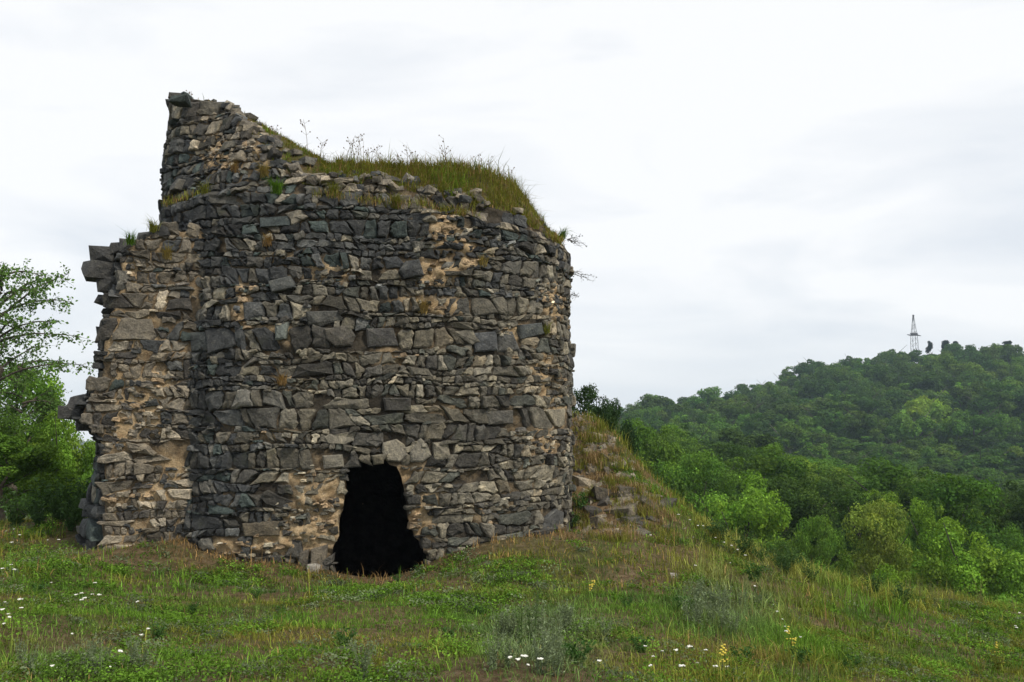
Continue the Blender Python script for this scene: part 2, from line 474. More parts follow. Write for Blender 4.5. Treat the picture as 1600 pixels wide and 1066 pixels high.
def bare(X, Y):
    """1 where the soil shows through the turf"""
    pp = proj(np.stack([X, Y, ghash(X, Y)], -1))
    b = sstep(0.47, 0.62, fb(X * 1.1, Y * 1.1, 51, 4)) * 0.72
    for cx, cy, rx, ry, s in [(590, 960, 60, 30, 0.8), (330, 1050, 50, 20, 0.6), (420, 1010, 60, 20, .5), (1040, 1000, 90, 30, .8), (930, 1040, 90, 40, .6), (190, 870, 140, 22, .45),
                              (1100, 1010, 70, 20, .7), (1030, 870, 90, 24, .55), (950, 905, 60, 20, .45), (590, 895, 75, 26, 1.0), (450, 893, 90, 14, .5), (800, 850, 90, 14, .45)]:
        b = np.maximum(b, s * np.exp(-((pp[..., 0] - cx) / rx) ** 2 - ((pp[..., 1] - cy) / ry) ** 2) * (Y > 3) * (0.6 + 0.8 * vn(X * 4, Y * 4, 77)))
    b = np.maximum(b, (tdist(X, Y) < -0.05) * 1.0)
    bk = inpoly(pp[..., 0], pp[..., 1], [(884, 612), (912, 640), (944, 695), (972, 756), (1040, 784), (1040, 826), (884, 846)]) & (Y > 13)
    return np.clip(np.maximum(b, bk * 0.97), 0, 1)
nx, ny = len(gx), len(gyv)
idx = np.arange(nx * ny).reshape(ny, nx)
Q = np.stack([idx[:-1, :-1], idx[:-1, 1:], idx[1:, 1:], idx[1:, :-1]], -1).reshape(-1, 4)
BV = np.zeros((nx * ny, 3)); BV[:, 0] = bare(GX.ravel(), GY.ravel())
_bp = proj(np.stack([GX.ravel(), GY.ravel(), GZ.ravel()], -1))
BV[:, 1] = inpoly(_bp[:, 0], _bp[:, 1], [(880, 606), (915, 634), (948, 690), (978, 752), (1042, 782), (1040, 826), (960, 836), (880, 850)]) & (GY.ravel() > 13.5) & (GY.ravel() < 20)
V = np.stack([GX, GY, GZ], -1).reshape(-1, 3)
obj("ground", mesh_np("ground", V, Q, M_GROUND, BV, True), kind="structure")
fx = np.arange(-620, 621, 10.0); fy = np.arange(-240, 1181, 10.0)
AX, AY = np.meshgrid(fx, fy); AZ = zfar(AX, AY)
ins = (AX > BX0 - 6) & (AX < BX1 + 6) & (AY > BY0 - 6) & (AY < BY1 + 6)
AZ = AZ - 2.5 * ins
i2 = np.arange(AX.size).reshape(AX.shape)
Q2 = np.stack([i2[:-1, :-1], i2[:-1, 1:], i2[1:, 1:], i2[1:, :-1]], -1).reshape(-1, 4)
obj("hills", mesh_np("hills", np.stack([AX, AY, AZ], -1), Q2, M_FLOOR, None, True), kind="structure")

# ------------------------------------------------------------------ masonry
def layout(s0, s1, z0, z1, seed, hmean=0.2):
    """irregularly coursed rubble: list of quads (4x2) on the unrolled face"""
    rs = random.Random(seed)
    cells = []
    z = z0; k = 0
    while z < z1:
        h = min(max(rs.lognormvariate(math.log(hmean), 0.42), 0.085), 0.30)
        wob = lambda s, kk: 0.17 * (float(vn(s * 0.7, kk * 3.3, seed)) - 0.5) + 0.11 * (float(vn(s * 2.6, kk * 5.1, seed + 3)) - 0.5)
        s = s0 + rs.uniform(-0.3, 0)
        xb = xt = s
        while s < s1:
            wd = min(max(h * rs.lognormvariate(math.log(1.22), 0.42), 0.10), 0.62)
            sl = rs.gauss(0, 0.27) * h
            nb = s + wd - sl; ntp = s + wd + sl
            if nb < xb + 0.06: nb = xb + 0.06
            if ntp < xt + 0.06: ntp = xt + 0.06
            q = [(xb, z + wob(xb, k)), (nb, z + wob(nb, k)), (ntp, z + h + wob(ntp, k + 1)), (xt, z + h + wob(xt, k + 1))]
            r = rs.random()
            if h > 0.2 and r < 0.34:
                f = rs.uniform(0.3, 0.7); g = f + rs.uniform(-0.15, 0.15)
                L = lambda a, b, t: (a[0] + (b[0] - a[0]) * t, a[1] + (b[1] - a[1]) * t)
                m1 = L(q[0], q[3], f); m2 = L(q[1], q[2], g)
                cells += [[q[0], q[1], m2, m1]]
                up = [m1, m2, q[2], q[3]]
                if wd > 0.3 and rs.random() < 0.55:
                    a = rs.uniform(0.35, 0.65); b = a + rs.uniform(-0.15, 0.15)
                    p1 = L(m1, m2, a); p2 = L(q[3], q[2], b)
                    cells += [[m1, p1, p2, q[3]], [p1, m2, q[2], p2]]
                else: cells.append(up)
            elif wd > 0.34 and h > 0.16 and r < 0.6:
                L = lambda a, b, t: (a[0] + (b[0] - a[0]) * t, a[1] + (b[1] - a[1]) * t)
                a = rs.uniform(0.25, 0.75); b = min(max(a + rs.uniform(-0.3, 0.3), 0.12), 0.88)
                p1 = L(q[0], q[1], a); p2 = L(q[3], q[2], b)
                cells += [[q[0], p1, p2, q[3]], [p1, q[1], q[2], p2]]
            else:
                cells.append(q)
            xb, xt = nb, ntp; s += wd
        z += h; k += 1
    return cells

def outline(q, rs, gap):
    q = [np.array(p) for p in q]
    c = sum(q) / 4
    pts = []
    for i in range(4):
        p, a, b = q[i], q[i - 1], q[(i + 1) % 4]
        la, lb = np.linalg.norm(a - p), np.linalg.norm(b - p)
        if rs.random() < 0.78:
            fa = min(rs.uniform(0.05, 0.34), 0.11 / max(la, .05)); fb_ = min(rs.uniform(0.05, 0.34), 0.10 / max(lb, .05))
            pts += [p + (a - p) * fa, p + (b - p) * fb_]
        else: pts.append(p)
        if lb > 0.14:
            nrm = (c - (p + b) / 2); nrm = nrm / (np.linalg.norm(nrm) + 1e-9)
            pts.append(p + (b - p) * rs.uniform(0.4, 0.6) + nrm * rs.uniform(-0.004, 0.028))
    pts = np.array(pts)
    c = pts.mean(0)
    d = pts - c; ln = np.linalg.norm(d, axis=1, keepdims=True)
    pts = c + d * np.maximum(1 - gap / np.maximum(ln, 0.02), 0.4)
    pts = c + (pts - c) * (rs.uniform(1.03, 1.16) if rs.random() < 0.16 else rs.uniform(0.94, 1.04))
    a = rs.gauss(0, 0.05 if rs.random() < .75 else 0.2); R = np.array([[math.cos(a), -math.sin(a)], [math.sin(a), math.cos(a)]])
    return c + (pts - c) @ R.T, c

def stone_geo(pts, c, mapper, rs, prot, back=-0.12):
    n = len(pts)
    size = np.ptp(pts, axis=0).max()
    tx, tz = rs.gauss(0, 0.10), rs.gauss(0.03, 0.10)
    dz = lambda p: tx * (p[:, 0] - c[0]) + tz * (p[:, 1] - c[1])
    bev = min(0.014, size * 0.07)
    jit = np.array([rs.uniform(-0.012, 0.012) for _ in range(n)])
    r0 = pts; r2 = c + (pts - c) * (1 - bev * 2.0 / max(size * 0.5, 0.05))
    d1 = np.maximum(prot + dz(pts) - bev * 1.3 + jit, -0.05)
    d2 = np.maximum(prot + dz(r2) + jit * 1.3, -0.03)
    cc = c + np.array([rs.uniform(-.2, .2) * size, rs.uniform(-.12, .12) * size])
    dc = prot + rs.uniform(-0.012, 0.028) * min(1.0, size / .2)
    s = np.concatenate([r0[:, 0], r0[:, 0], r2[:, 0], [cc[0]]])
    z = np.concatenate([r0[:, 1], r0[:, 1], r2[:, 1], [cc[1]]])
    d = np.concatenate([np.full(n, back), d1, d2, [dc]])
    V = mapper(s, z, d)
    T = []
    for i in range(n):
        j = (i + 1) % n
        T += [(i, j, n + j), (i, n + j, n + i), (n + i, n + j, 2 * n + j), (n + i, 2 * n + j, 2 * n + i), (2 * n + i, 2 * n + j, 3 * n)]
    return V, np.array(T)

def pick_tint(rs, pal):
    r = rs.random(); a = 0
    for wgt, c in pal:
        a += wgt
        if r < a: break
    k = rs.lognormvariate(0, 0.36)
    return np.array(c) * k
PAL_DARK = [(0.44, (0.044, 0.047, 0.049)), (0.26, (0.074, 0.077, 0.076)), (0.13, (0.050, 0.066, 0.063)), (0.13, (0.120, 0.116, 0.102)), (0.04, (0.22, 0.20, 0.16))]
PAL_MID = [(0.22, (0.062, 0.062, 0.059)), (0.44, (0.130, 0.126, 0.108)), (0.08, (0.080, 0.089, 0.082)), (0.22, (0.185, 0.175, 0.142)), (0.04, (0.29, 0.26, 0.20))]
PAL_MID = [(w_, (c_[0] * 1.05, c_[1], c_[2] * .93)) for w_, c_ in PAL_MID]
PAL_WARM = [(0.20, (0.082, 0.076, 0.068)), (0.40, (0.155, 0.138, 0.110)), (0.30, (0.210, 0.183, 0.140)), (0.10, (0.30, 0.26, 0.20))]

PATCH = [(378, 480, 16, 36, .8), (425, 520, 25, 14, .7), (440, 590, 14, 16, .6), (520, 425, 36, 16, .6), (672, 425, 42, 20, 1), (690, 350, 22, 34, .9), (712, 380, 36, 24, .7),
         (735, 410, 24, 14, .6), (640, 470, 40, 14, .5), (700, 480, 34, 12, .6), (800, 520, 20, 14, .6), (840, 570, 28, 12, .55), (862, 470, 22, 34, .7), (470, 745, 34, 14, .5), (508, 790, 36, 42, .95), (480, 830, 48, 26, .9), (430, 850, 60, 14, .8), (350, 855, 30, 14, .6),
         (340, 240, 26, 36, .75), (400, 250, 40, 30, .5), (700, 640, 40, 16, .3), (640, 740, 30, 14, .5), (680, 775, 26, 14, .55), (662, 810, 22, 30, .6), (840, 690, 40, 40, .4), (760, 800, 60, 20, .25), (860, 600, 24, 70, .45), (440, 680, 40, 12, .35), (600, 560, 60, 12, .25), (450, 400, 30, 12, .3), (700, 300, 60, 12, .5)]
PATCH_STUB = [(208, 640, 26, 28, .95), (188, 668, 12, 36, .7), (235, 668, 18, 10, .7), (205, 500, 26, 10, .8), (215, 530, 24, 8, .6), (250, 760, 30, 16, .7), (225, 775, 24, 12, .6), (180, 770, 16, 14, .6), (200, 590, 20, 14, .5), (250, 600, 16, 20, .5), (195, 430, 20, 20, .4), (270, 740, 12, 20, .7)]
def patch_at(pp, L):
    v = 0.0
    for cx, cy, rx, ry, s in L:
        v = np.maximum(v, s * np.exp(-((pp[..., 0] - cx) / rx) ** 2 - ((pp[..., 1] - cy) / ry) ** 2))
    return v

def tmap(s, z, d):
    phi = phi_of(np.asarray(s))
    r = rfun(phi, z) + d
    xy = TC + tn(phi) * np.asarray(r)[..., None]
    return np.concatenate([xy, np.asarray(z, float)[..., None]], -1)

TBASE = np.array([TC[0], TC[1], float(ghash(TC[0], TC[1]))])
tower = thing("tower_ruin", "ruined round tower of dark rubble with a black doorway and grass on top", "tower", TBASE)

# core (mortar body)
NP_, NZ_ = 640, 210
ph = np.linspace(-PI, PI, NP_ + 1)[:-1]
tt = np.linspace(0, 1, NZ_)
PH, TT = np.meshgrid(ph, tt)
ZB = -2.2
HR = Hrim(PH)
ZZ = ZB + TT * (HR - ZB)
_pq = patch_at(proj(tmap(s_of(PH), ZZ, 0.0 * ZZ)), PATCH) * (np.abs(PH) < 1.5)
lump = -0.022 + 0.03 * _pq + (0.06 + 0.16 * _pq) * (fb(s_of(PH) * 4.5, ZZ * 7, 71, 3) - 0.42) + 0.07 * _pq * (vn(s_of(PH) * 31, ZZ * 37, 73) - 0.5) + (0.05 + .05 * _pq) * (vn(s_of(PH) * 13, ZZ * 17, 72) - 0.5)
SS = s_of(PH)
def snap_door(sx, zx, tol):
    best = np.full(sx.shape, 1e9); bx = sx.copy(); bz = zx.copy()
    for a, b in zip(DOORS, DOORS[1:] + DOORS[:1]):
        a = np.array(a); b = np.array(b); e = b - a
        t = np.clip(((sx - a[0]) * e[0] + (zx - a[1]) * e[1]) / (e @ e), 0, 1)
        qx, qz = a[0] + e[0] * t, a[1] + e[1] * t
        d = np.hypot(sx - qx, zx - qz)
        m = d < best
        best = np.where(m, d, best); bx = np.where(m, qx, bx); bz = np.where(m, qz, bz)
    k = best < tol
    return np.where(k, bx, sx), np.where(k, bz, zx)
SS, ZZ = snap_door(SS, ZZ, 0.035)
VV = tmap(SS, ZZ, lump + 0.0)
pt = patch_at(proj(VV), PATCH) * (np.abs(PH) < 1.5)
tin = np.zeros(VV.shape); tin[..., 0] = pt * 0.85
ii = np.arange(NP_ * NZ_).reshape(NZ_, NP_)
Qa = np.stack([ii[:-1], np.roll(ii[:-1], -1, 1), np.roll(ii[1:], -1, 1), ii[1:]], -1).reshape(-1, 4)
cen = np.stack([SS.reshape(-1)[Qa].mean(1), ZZ.reshape(-1)[Qa].mean(1)], -1)
cen[np.abs(PH.reshape(-1)[Qa]).max(1) > 3.0] = 99
Qa = Qa[~inpoly(cen[:, 0], cen[:, 1], DOORS)]
cv = VV.reshape(-1, 3); ct = tin.reshape(-1, 3)
obj("masonry_core", mesh_np("masonry_core", cv - TBASE, Qa, M_MORTAR, ct, True), tower)
# earth cap on top
sk_x = np.array([a for a, b in SKY], float); sk_y = np.array([b for a, b in SKY], float)
rings = [VV[-1]]
fr = [0.985, 0.95, 0.88, 0.80, 0.70, 0.5, 0.25, 0.02]
rtop = rfun(ph, HR[0])
def ring_xyz(f, z):
    xy = TC + tn(ph) * (rtop * f)[:, None]
    return np.concatenate([xy, np.asarray(z)[:, None]], -1)
p70 = ring_xyz(0.78, HR[0]); pp70 = proj(p70)
ysk = np.interp(pp70[:, 0], sk_x, sk_y)
zt = np.array([P(a, b, Y)[2] for a, b, Y in zip(pp70[:, 0], ysk, p70[:, 1])])
wv = (1 - sstep(1.2, 1.5, np.abs(ph)))
zt = (np.clip(zt, HR[0] - 0.1, HR[0] + 1.3)) * wv + (1 - wv) * HR[0]
ker = np.exp(-np.linspace(-2, 2, 9) ** 2); ker /= ker.sum()
ztp = np.concatenate([zt[-4:], zt, zt[:4]]); zt = np.convolve(ztp, ker, 'valid')
cap_top = []
zmid = float(np.interp(0.3, ph, zt)) - 0.15
for f in fr:
    if f >= 0.78: z = HR[0] + (zt - HR[0]) * sstep(1.0, 0.78, f) if False else HR[0] + (zt - HR[0]) * min(1, (1 - f) / 0.22)
    else: z = zt + (zmid - zt) * ((0.78 - f) / 0.78)
    rp = ring_xyz(f, z)
    rp[:, 2] += 0.07 * (fb(rp[:, 0] * 3, rp[:, 1] * 3, 81) - 0.5)
    rings.append(rp)
RV = np.stack(rings)
ri = np.arange(RV.shape[0] * NP_).reshape(RV.shape[0], NP_)
Qc = np.stack([ri[:-1], np.roll(ri[:-1], -1, 1), np.roll(ri[1:], -1, 1), ri[1:]], -1).reshape(-1, 4)
capt = np.zeros((RV.shape[0] * NP_, 3)); capt[:, 0] = 0.35
obj("earth_cap", mesh_np("earth_cap", RV.reshape(-1, 3) - TBASE, Qc, M_GROUND, capt, True), tower)
# passage behind the doorway
dp = np.array(DOORS)
seg = []
for i in range(len(dp)):
    a, b = dp[i], dp[(i + 1) % len(dp)]
    for t_ in np.linspace(0, 1, 5)[:-1]: seg.append(a + (b - a) * t_)
seg = np.array(seg); dc_ = seg.mean(0)
phd = float(phi_of(dc_[0])); nd = np.append(tn(phd), 0); ed = np.array([-nd[1], nd[0], 0])
PV = []
for k, (dep, sc) in enumerate([(0.0, 1.0), (0.25, 1.02), (0.6, 1.04), (1.1, 1.10), (1.15, 1.6), (3.6, 1.6), (3.7, 0.01)]):
    q = dc_ + (seg - dc_) * sc
    if k == 0:
        v = tmap(q[:, 0], q[:, 1], np.full(len(q), 0.0) - 0.0)
        o_c = tmap(np.array([dc_[0]]), np.array([dc_[1]]), np.array([0.0]))[0]
    else:
        v = o_c + ed * (q[:, 0] - dc_[0])[:, None] + np.array([0, 0, 1.0]) * (q[:, 1] - dc_[1])[:, None] - nd * dep
        v += 0.06 * (np.stack([vn(v[:, 1] * 6, v[:, 2] * 6, a) for a in (1, 2, 3)], -1) - 0.5)
    PV.append(v)
PV = np.stack(PV); pi_ = np.arange(PV.shape[0] * PV.shape[1]).reshape(PV.shape[:2])
Qp = np.stack([pi_[:-1], np.roll(pi_[:-1], -1, 1), np.roll(pi_[1:], -1, 1), pi_[1:]], -1).reshape(-1, 4)
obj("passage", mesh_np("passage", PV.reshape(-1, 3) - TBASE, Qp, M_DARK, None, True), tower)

_dm = np.array(DOORS).mean(0)
DIN = [tuple(_dm + (np.array(d) - _dm) * 0.91) for d in DOORS]
BIGS = [([(598, 692), (620, 686), (636, 697), (638, 712), (624, 722), (604, 720), (597, 706)], .05, (.235, .215, .17)), ([(642, 722), (640, 706), (652, 690), (657, 684), (668, 695), (674, 712), (660, 722)], .05, (.215, .20, .165)),
        ([(676, 692), (700, 690), (704, 714), (690, 720), (678, 718)], .05, (.22, .20, .155)), ([(505, 712), (535, 710), (538, 730), (507, 733)], .05, (.20, .185, .15)),
        ([(622, 425), (632, 410), (652, 407), (660, 432), (630, 436)], .20, (.055, .058, .06)), ([(508, 515), (545, 508), (556, 525), (550, 540), (525, 542), (510, 530)], .07, (.095, .088, .075)),
        ([(572, 514), (615, 512), (624, 540), (575, 543)], .06, (.075, .073, .07)), ([(742, 520), (775, 518), (778, 548), (745, 550)], .05, (.085, .09, .095)), ([(779, 522), (800, 518), (812, 548), (781, 550)], .05, (.11, .11, .105)),
        ([(480, 488), (530, 486), (535, 500), (500, 512), (482, 508)], .07, (.10, .10, .092)), ([(760, 643), (803, 641), (803, 662), (765, 664)], .05, (.105, .10, .088)), ([(598, 622), (640, 622), (640, 642), (602, 642)], .08, (.07, .066, .06)),
        ([(865, 795), (878, 800), (880, 828), (845, 828), (848, 810)], .05, (.10, .102, .10)), ([(380, 818), (438, 812), (438, 836), (384, 838)], .06, (.125, .105, .075)), ([(470, 862), (484, 858), (480, 892), (464, 892)], .07, (.12, .105, .085)),
        ([(487, 858), (513, 850), (506, 898), (488, 896)], .08, (.15, .13, .10)), ([(810, 508), (842, 505), (848, 522), (815, 530)], .08, (.095, .105, .105)), ([(420, 440), (455, 432), (465, 450), (428, 458)], .09, (.09, .095, .092)),
        ([(430, 505), (452, 503), (448, 530), (432, 532)], .06, (.16, .18, .165)), ([(300, 520), (332, 518), (334, 548), (302, 550)], .05, (.06, .068, .068)), ([(405, 340), (450, 336), (452, 352), (408, 356)], .06, (.06, .075, .075))]
def place_stones(cells, mapper, keep, patchL, pal_of, parent, base, seed, nmax, rest_name, gapf=1.0, door=False, prot_of=None):
    rs = random.Random(seed)
    items = []; chink = []
    bigp = []
    if door:
        for poly, pr, tint in BIGS:
            pts = np.array([(float(s_of(h[0])), h[1]) for h in (thit(x, y) for x, y in poly)])[::-1]
            bigp.append(pts); c = pts.mean(0)
            V, T = stone_geo(pts, c, mapper, rs, pr)
            items.append((9e9, V, T, np.array(tint)))
    for q in cells:
        c0 = np.mean(q, axis=0)
        if any(inpoly(c0[0], c0[1], b.mean(0) + (b - b.mean(0)) * 1.12) for b in bigp): continue
        if not keep(c0[0], c0[1]): continue
        w3 = mapper(np.array([c0[0]]), np.array([c0[1]]), np.array([0.0]))[0]
        pp = proj(w3)
        pv = float(patch_at(pp, patchL)) if patchL else 0.0
        if rs.random() < pv * 0.58:
            for _ in range(rs.randint(3, 8)): chink.append((c0[0] + rs.gauss(0, .10), c0[1] + rs.gauss(0, .05), rs.uniform(.4, 1.5)))
            continue
        if rs.random() < 0.02: continue
        gap = rs.uniform(0.001, 0.010) * gapf + pv * rs.uniform(0.0, 0.06)
        pts, c = outline(q, rs, gap)
        if door:
            ip = inpoly(pts[:, 0], pts[:, 1], DIN)
            if ip.sum() > len(pts) * 0.5 or inpoly(c[0], c[1], DOORS): continue
            if ip.any():
                good = pts[~ip]
                if len(good) < 4: continue
                pts = good; c = pts.mean(0)
        prot = rs.uniform(0.022, 0.055) + (rs.random() < 0.07) * rs.uniform(0.02, 0.09)
        if prot_of: prot += prot_of(c0, rs)
        V, T = stone_geo(pts, c, mapper, rs, prot)
        tint = pick_tint(rs, pal_of(pp, rs))
        n = len(pts); fp = proj(V[2 * n:3 * n])
        area = 0.5 * abs(np.dot(fp[:, 0], np.roll(fp[:, 1], 1)) - np.dot(fp[:, 1], np.roll(fp[:, 0], 1)))
        e1 = V[2 * n + 1] - V[2 * n]
        cenv = V.mean(0)
        facing = 1.0
        items.append((area, V, T, tint))
    for _ in range(int(len(items) * 0.28)):
        q = cells[rs.randrange(len(cells))]; p_ = q[rs.randrange(4)]
        chink.append((p_[0] + rs.gauss(0, .03), p_[1] + rs.gauss(0, .02), 1.0))
    for cx_, cz_, ck in chink:
        c0 = np.array([cx_, cz_])
        if not keep(c0[0], c0[1]): continue
        if door and inpoly(c0[0], c0[1], [tuple(np.array(DOORS).mean(0) + (np.array(d) - np.array(DOORS).mean(0)) * 1.08) for d in DOORS]): continue
        a, b = ck * rs.uniform(.03, .075), ck * rs.uniform(.016, .042)
        qq = [(c0[0] - a, c0[1] - b), (c0[0] + a, c0[1] - b * rs.uniform(.3, 1.2)), (c0[0] + a * rs.uniform(.5, 1), c0[1] + b), (c0[0] - a * rs.uniform(.5, 1), c0[1] + b * rs.uniform(.5, 1))]
        pts, c = outline(qq, rs, 0.002)
        pp = proj(mapper(np.array([c0[0]]), np.array([c0[1]]), np.array([0.0]))[0])
        V, T = stone_geo(pts, c, mapper, rs, rs.uniform(0.03, 0.075))
        tan_ = patchL and rs.random() < 0.6 * float(patch_at(pp, patchL))
        items.append((0.0, V, T, np.array([.36, .265, .165]) * rs.lognormvariate(0, .25) if tan_ else pick_tint(rs, pal_of(pp, rs)) * rs.choice((.9, 1.1, 1.3, 1.7))))
    items.sort(key=lambda a: -a[0])
    rest = MB()
    for k, (a, V, T, tint) in enumerate(items):
        if k < nmax:
            c = V.mean(0)
            obj("stone", mesh_np("stone", V - c, T, M_STONE, tint), parent, c - base)
        else: rest.add(V, T, tint)
    if rest.n:
        obj(rest_name, rest.mesh(rest_name, M_STONE, False, base), parent, kind="stuff")
    return len(items)

def keep_t(s, z):
    phi = float(phi_of(s))
    if z > float(Hrim(phi)) - 0.02: return False
    w3 = tmap(np.array([s]), np.array([z]), np.array([0.]))[0]
    g = float(ghash(w3[0] + 0, w3[1]))
    if z < g - 0.25: return False
    if phi < -1.9 or phi > 1.9: return False
    return True
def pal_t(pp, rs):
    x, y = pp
    k = sstep(330, 480, x) * sstep(330, 560, y) * 0.9 + 0.1 + sstep(600, 700, x) * 0.1 + sstep(300, 200, y) * 0.5  # darker left and top: partly weathering, partly shade put into the stone colour
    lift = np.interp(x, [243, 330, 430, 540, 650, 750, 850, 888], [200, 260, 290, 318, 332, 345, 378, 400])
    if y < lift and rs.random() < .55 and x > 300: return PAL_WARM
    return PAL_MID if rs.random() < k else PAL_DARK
cells = layout(float(s_of(-1.9)), float(s_of(1.9)), -1.5, 7.3, 11, 0.127)
nst = place_stones(cells, tmap, keep_t, PATCH, pal_t, tower, TBASE, 5, 290, "small_stones", door=True)
print("tower stones", nst)

def rim_rubble():
    rs = random.Random(31); mb = MB()
    for _ in range(330):
        x = rs.uniform(262, 885); p = rs.choice((0, 0, 1))
        phx = thit(x, 300, 0.2)[0]
        f = 1 - abs(rs.gauss(0, .035)) if p == 0 else 1 - rs.uniform(.02, .16)
        if (p == 1 and x > 460) or (x > 760 and rs.random() < .75): continue
        z0 = float(np.interp(phx, ph, HR[0])); z1 = float(np.interp(phx, ph, zt)); rt_ = float(np.interp(phx, ph, rfun(ph, HR[0])))
        z = z0 + (z1 - z0) * min(1, (1 - f) / .22)
        sz = rs.choice((.07, .1, .14, .2)) * rs.uniform(.8, 1.2)
        V, T = block((sz * 1.3, sz, sz * .6), rs)
        V = V @ rotm(rs.gauss(0, .3), rs.gauss(0, .3), rs.uniform(0, 6)).T
        xy = TC + tn(phx) * (rt_ * f)
        mb.add(V + np.array([xy[0], xy[1], z + sz * .12]), T, pick_tint(rs, PAL_WARM if rs.random() < .7 else PAL_DARK))
    obj("rim_rubble", mb.mesh("rim_rubble", M_STONE, False, TBASE), tower, kind="stuff")

# ------------------------------------------------------------------ broken wall stub on the tower's left
_ys = min(thit(286, 600)[2], thit(270, 600)[2], thit(300, 600)[2] + .15) - 0.12
SA = P(288, 600, _ys); SB = P(150, 600, _ys - 0.25)
print('stub depth', _ys)
su = (SB - SA); su[2] = 0; SLEN = np.linalg.norm(su); su /= SLEN         # runs left
sn = np.array([su[1], -su[0], 0.0])
if sn[1] > 0: sn = -sn
def spx(px, py):
    """pixel -> (s,z) on the stub's front plane"""
    d = ray(px, py); t_ = ((SA - CAM) @ sn) / (d @ sn)
    p = CAM + d * t_
    return (p - SA) @ su, p[2]
FE = sorted([(spx(x, y)[1], spx(x, y)[0]) for x, y in [(196, 385), (190, 405), (196, 440), (180, 470), (170, 500), (163, 540), (160, 590), (140, 625), (128, 650), (150, 672), (162, 700), (166, 760), (166, 860), (166, 960)]])
SL = sorted([(spx(x, y)[1], spx(x, y)[0]) for x, y in [(150, 385), (142, 405), (130, 435), (152, 452), (164, 475), (152, 500), (146, 522), (154, 548), (150, 572), (138, 602), (108, 625), (100, 645), (106, 658), (128, 672), (138, 692), (134, 730), (120, 770), (104, 830), (95, 960)]])
fe = np.array(FE); slv = np.array(SL)
TOP = sorted([spx(x, y) for x, y in [(300, 362), (262, 360), (238, 368), (228, 384), (205, 388), (190, 394), (160, 402), (145, 408), (100, 410)]])
tp = np.array(TOP)
def stub_top(s): return np.interp(s, tp[:, 0], tp[:, 1]) + 0.08 * (vn(np.asarray(s) * 9, 2., 14) - 0.5)
def sfe(z): return np.interp(z, fe[:, 0], fe[:, 1])
def ssl(z): return np.maximum(np.interp(z, slv[:, 0], slv[:, 1]), sfe(z) + 0.12)
ob_d = 1.0   # the broken end runs back this far
def smap(s, z, d):
    s = np.asarray(s, float); z = np.asarray(z, float); d = np.asarray(d, float)
    d = d + 0.07 * (fb(s * 1.2 + 9, z * 1.2, 91) - 0.5)
    return SA + su * s[..., None] + np.array([0, 0, 1.0]) * (z - SA[2])[..., None] + sn * d[..., None]
def emap(s, z, d):
    """oblique broken end: s = metres back from the front arris"""
    s = np.asarray(s, float); z = np.asarray(z, float)
    f = s / ob_d
    a = sfe(z) + (ssl(z) - sfe(z)) * f * 0.92
    p = SA + su * a[..., None] + np.array([0, 0, 1.0]) * (z - SA[2])[..., None] - sn * s[..., None]
    nn = su * 0.8 + sn * 0.5
    return p + nn * np.asarray(d, float)[..., None]
SBASE = SA + su * 0.6; SBASE[2] = float(ghash(SBASE[0], SBASE[1]))
stub = thing("wall_stub", "broken brownish stub of wall with ragged overhanging end joined to the tower's flank", "wall", SBASE)
nz = 90
zs = np.linspace(-2.0, 5.2, nz)
rows = []; rt = []
for z in zs:
    a0, a1 = float(sfe(z)), float(ssl(z))
    path = [(np.linspace(-0.5, a0, 26), np.zeros(26))]
    k = np.linspace(0, 1, 14)[1:]
    path.append((a0 + (a1 - a0) * k * 0.92 - 0.05 * k, -ob_d * k))
    path.append((np.linspace(a1 * 1.0 - 0.05, -0.5, 12)[1:], np.full(11, -1.7)))
    s_ = np.concatenate([p_[0] for p_ in path]); d_ = np.concatenate([p_[1] for p_ in path])
    zz = np.minimum(z, stub_top(s_))
    l2 = 0.07 * (fb(s_ * 5 + d_ * 3, np.full_like(s_, z) * 6, 95) - 0.5)
    rows.append(smap(s_, zz, d_ + l2)); rt.append(s_)
SV = np.stack(rows); nr = SV.shape[1]
si = np.arange(nz * nr).reshape(nz, nr)
Qs = np.stack([si[:-1, :-1], si[:-1, 1:], si[1:, 1:], si[1:, :-1]], -1).reshape(-1, 4)
# close the top: strips between front path and back path
last = si[-1]
topq = [(last[i], last[i + 1], last[nr - 2 - i], last[nr - 1 - i]) for i in range(nr // 2 - 1)]
Qs = np.concatenate([Qs, np.array(topq)])
spt = np.zeros((nz * nr, 3)); spt[:, 0] = 0.16 + 0.8 * patch_at(proj(SV.reshape(-1, 3)), PATCH_STUB)
obj("masonry_core", mesh_np("masonry_core", SV.reshape(-1, 3) - SBASE, Qs, M_MORTAR, spt, True), stub)
def keep_s(s, z):
    if z > float(stub_top(s)) + 0.02 or s < -0.15: return False
    if s > float(sfe(z)) + 0.03: return False
    w3 = smap(np.array([s]), np.array([z]), np.array([0.]))[0]
    return z > float(ghash(w3[0], w3[1])) - 0.25
def keep_e(s, z):
    if s < 0.02 or s > ob_d + 0.1: return False
    w3 = emap(np.array([s]), np.array([z]), np.array([0.]))[0]
    if z > float(stub_top(float(sfe(z)) + 0.2)) + 0.05: return False
    return z > float(ghash(w3[0], w3[1])) - 0.25
cs = layout(-0.3, 2.4, -1.4, 5.0, 23, 0.122)
n1_ = place_stones(cs, smap, keep_s, PATCH_STUB, lambda pp, rs: PAL_WARM if rs.random() < 0.85 else PAL_DARK, stub, SBASE, 6, 220, "small_stones")  # lighter warm stones: partly their own tone, partly light put into the colour
ce = layout(-0.1, 1.2, -1.4, 5.0, 29, 0.15)
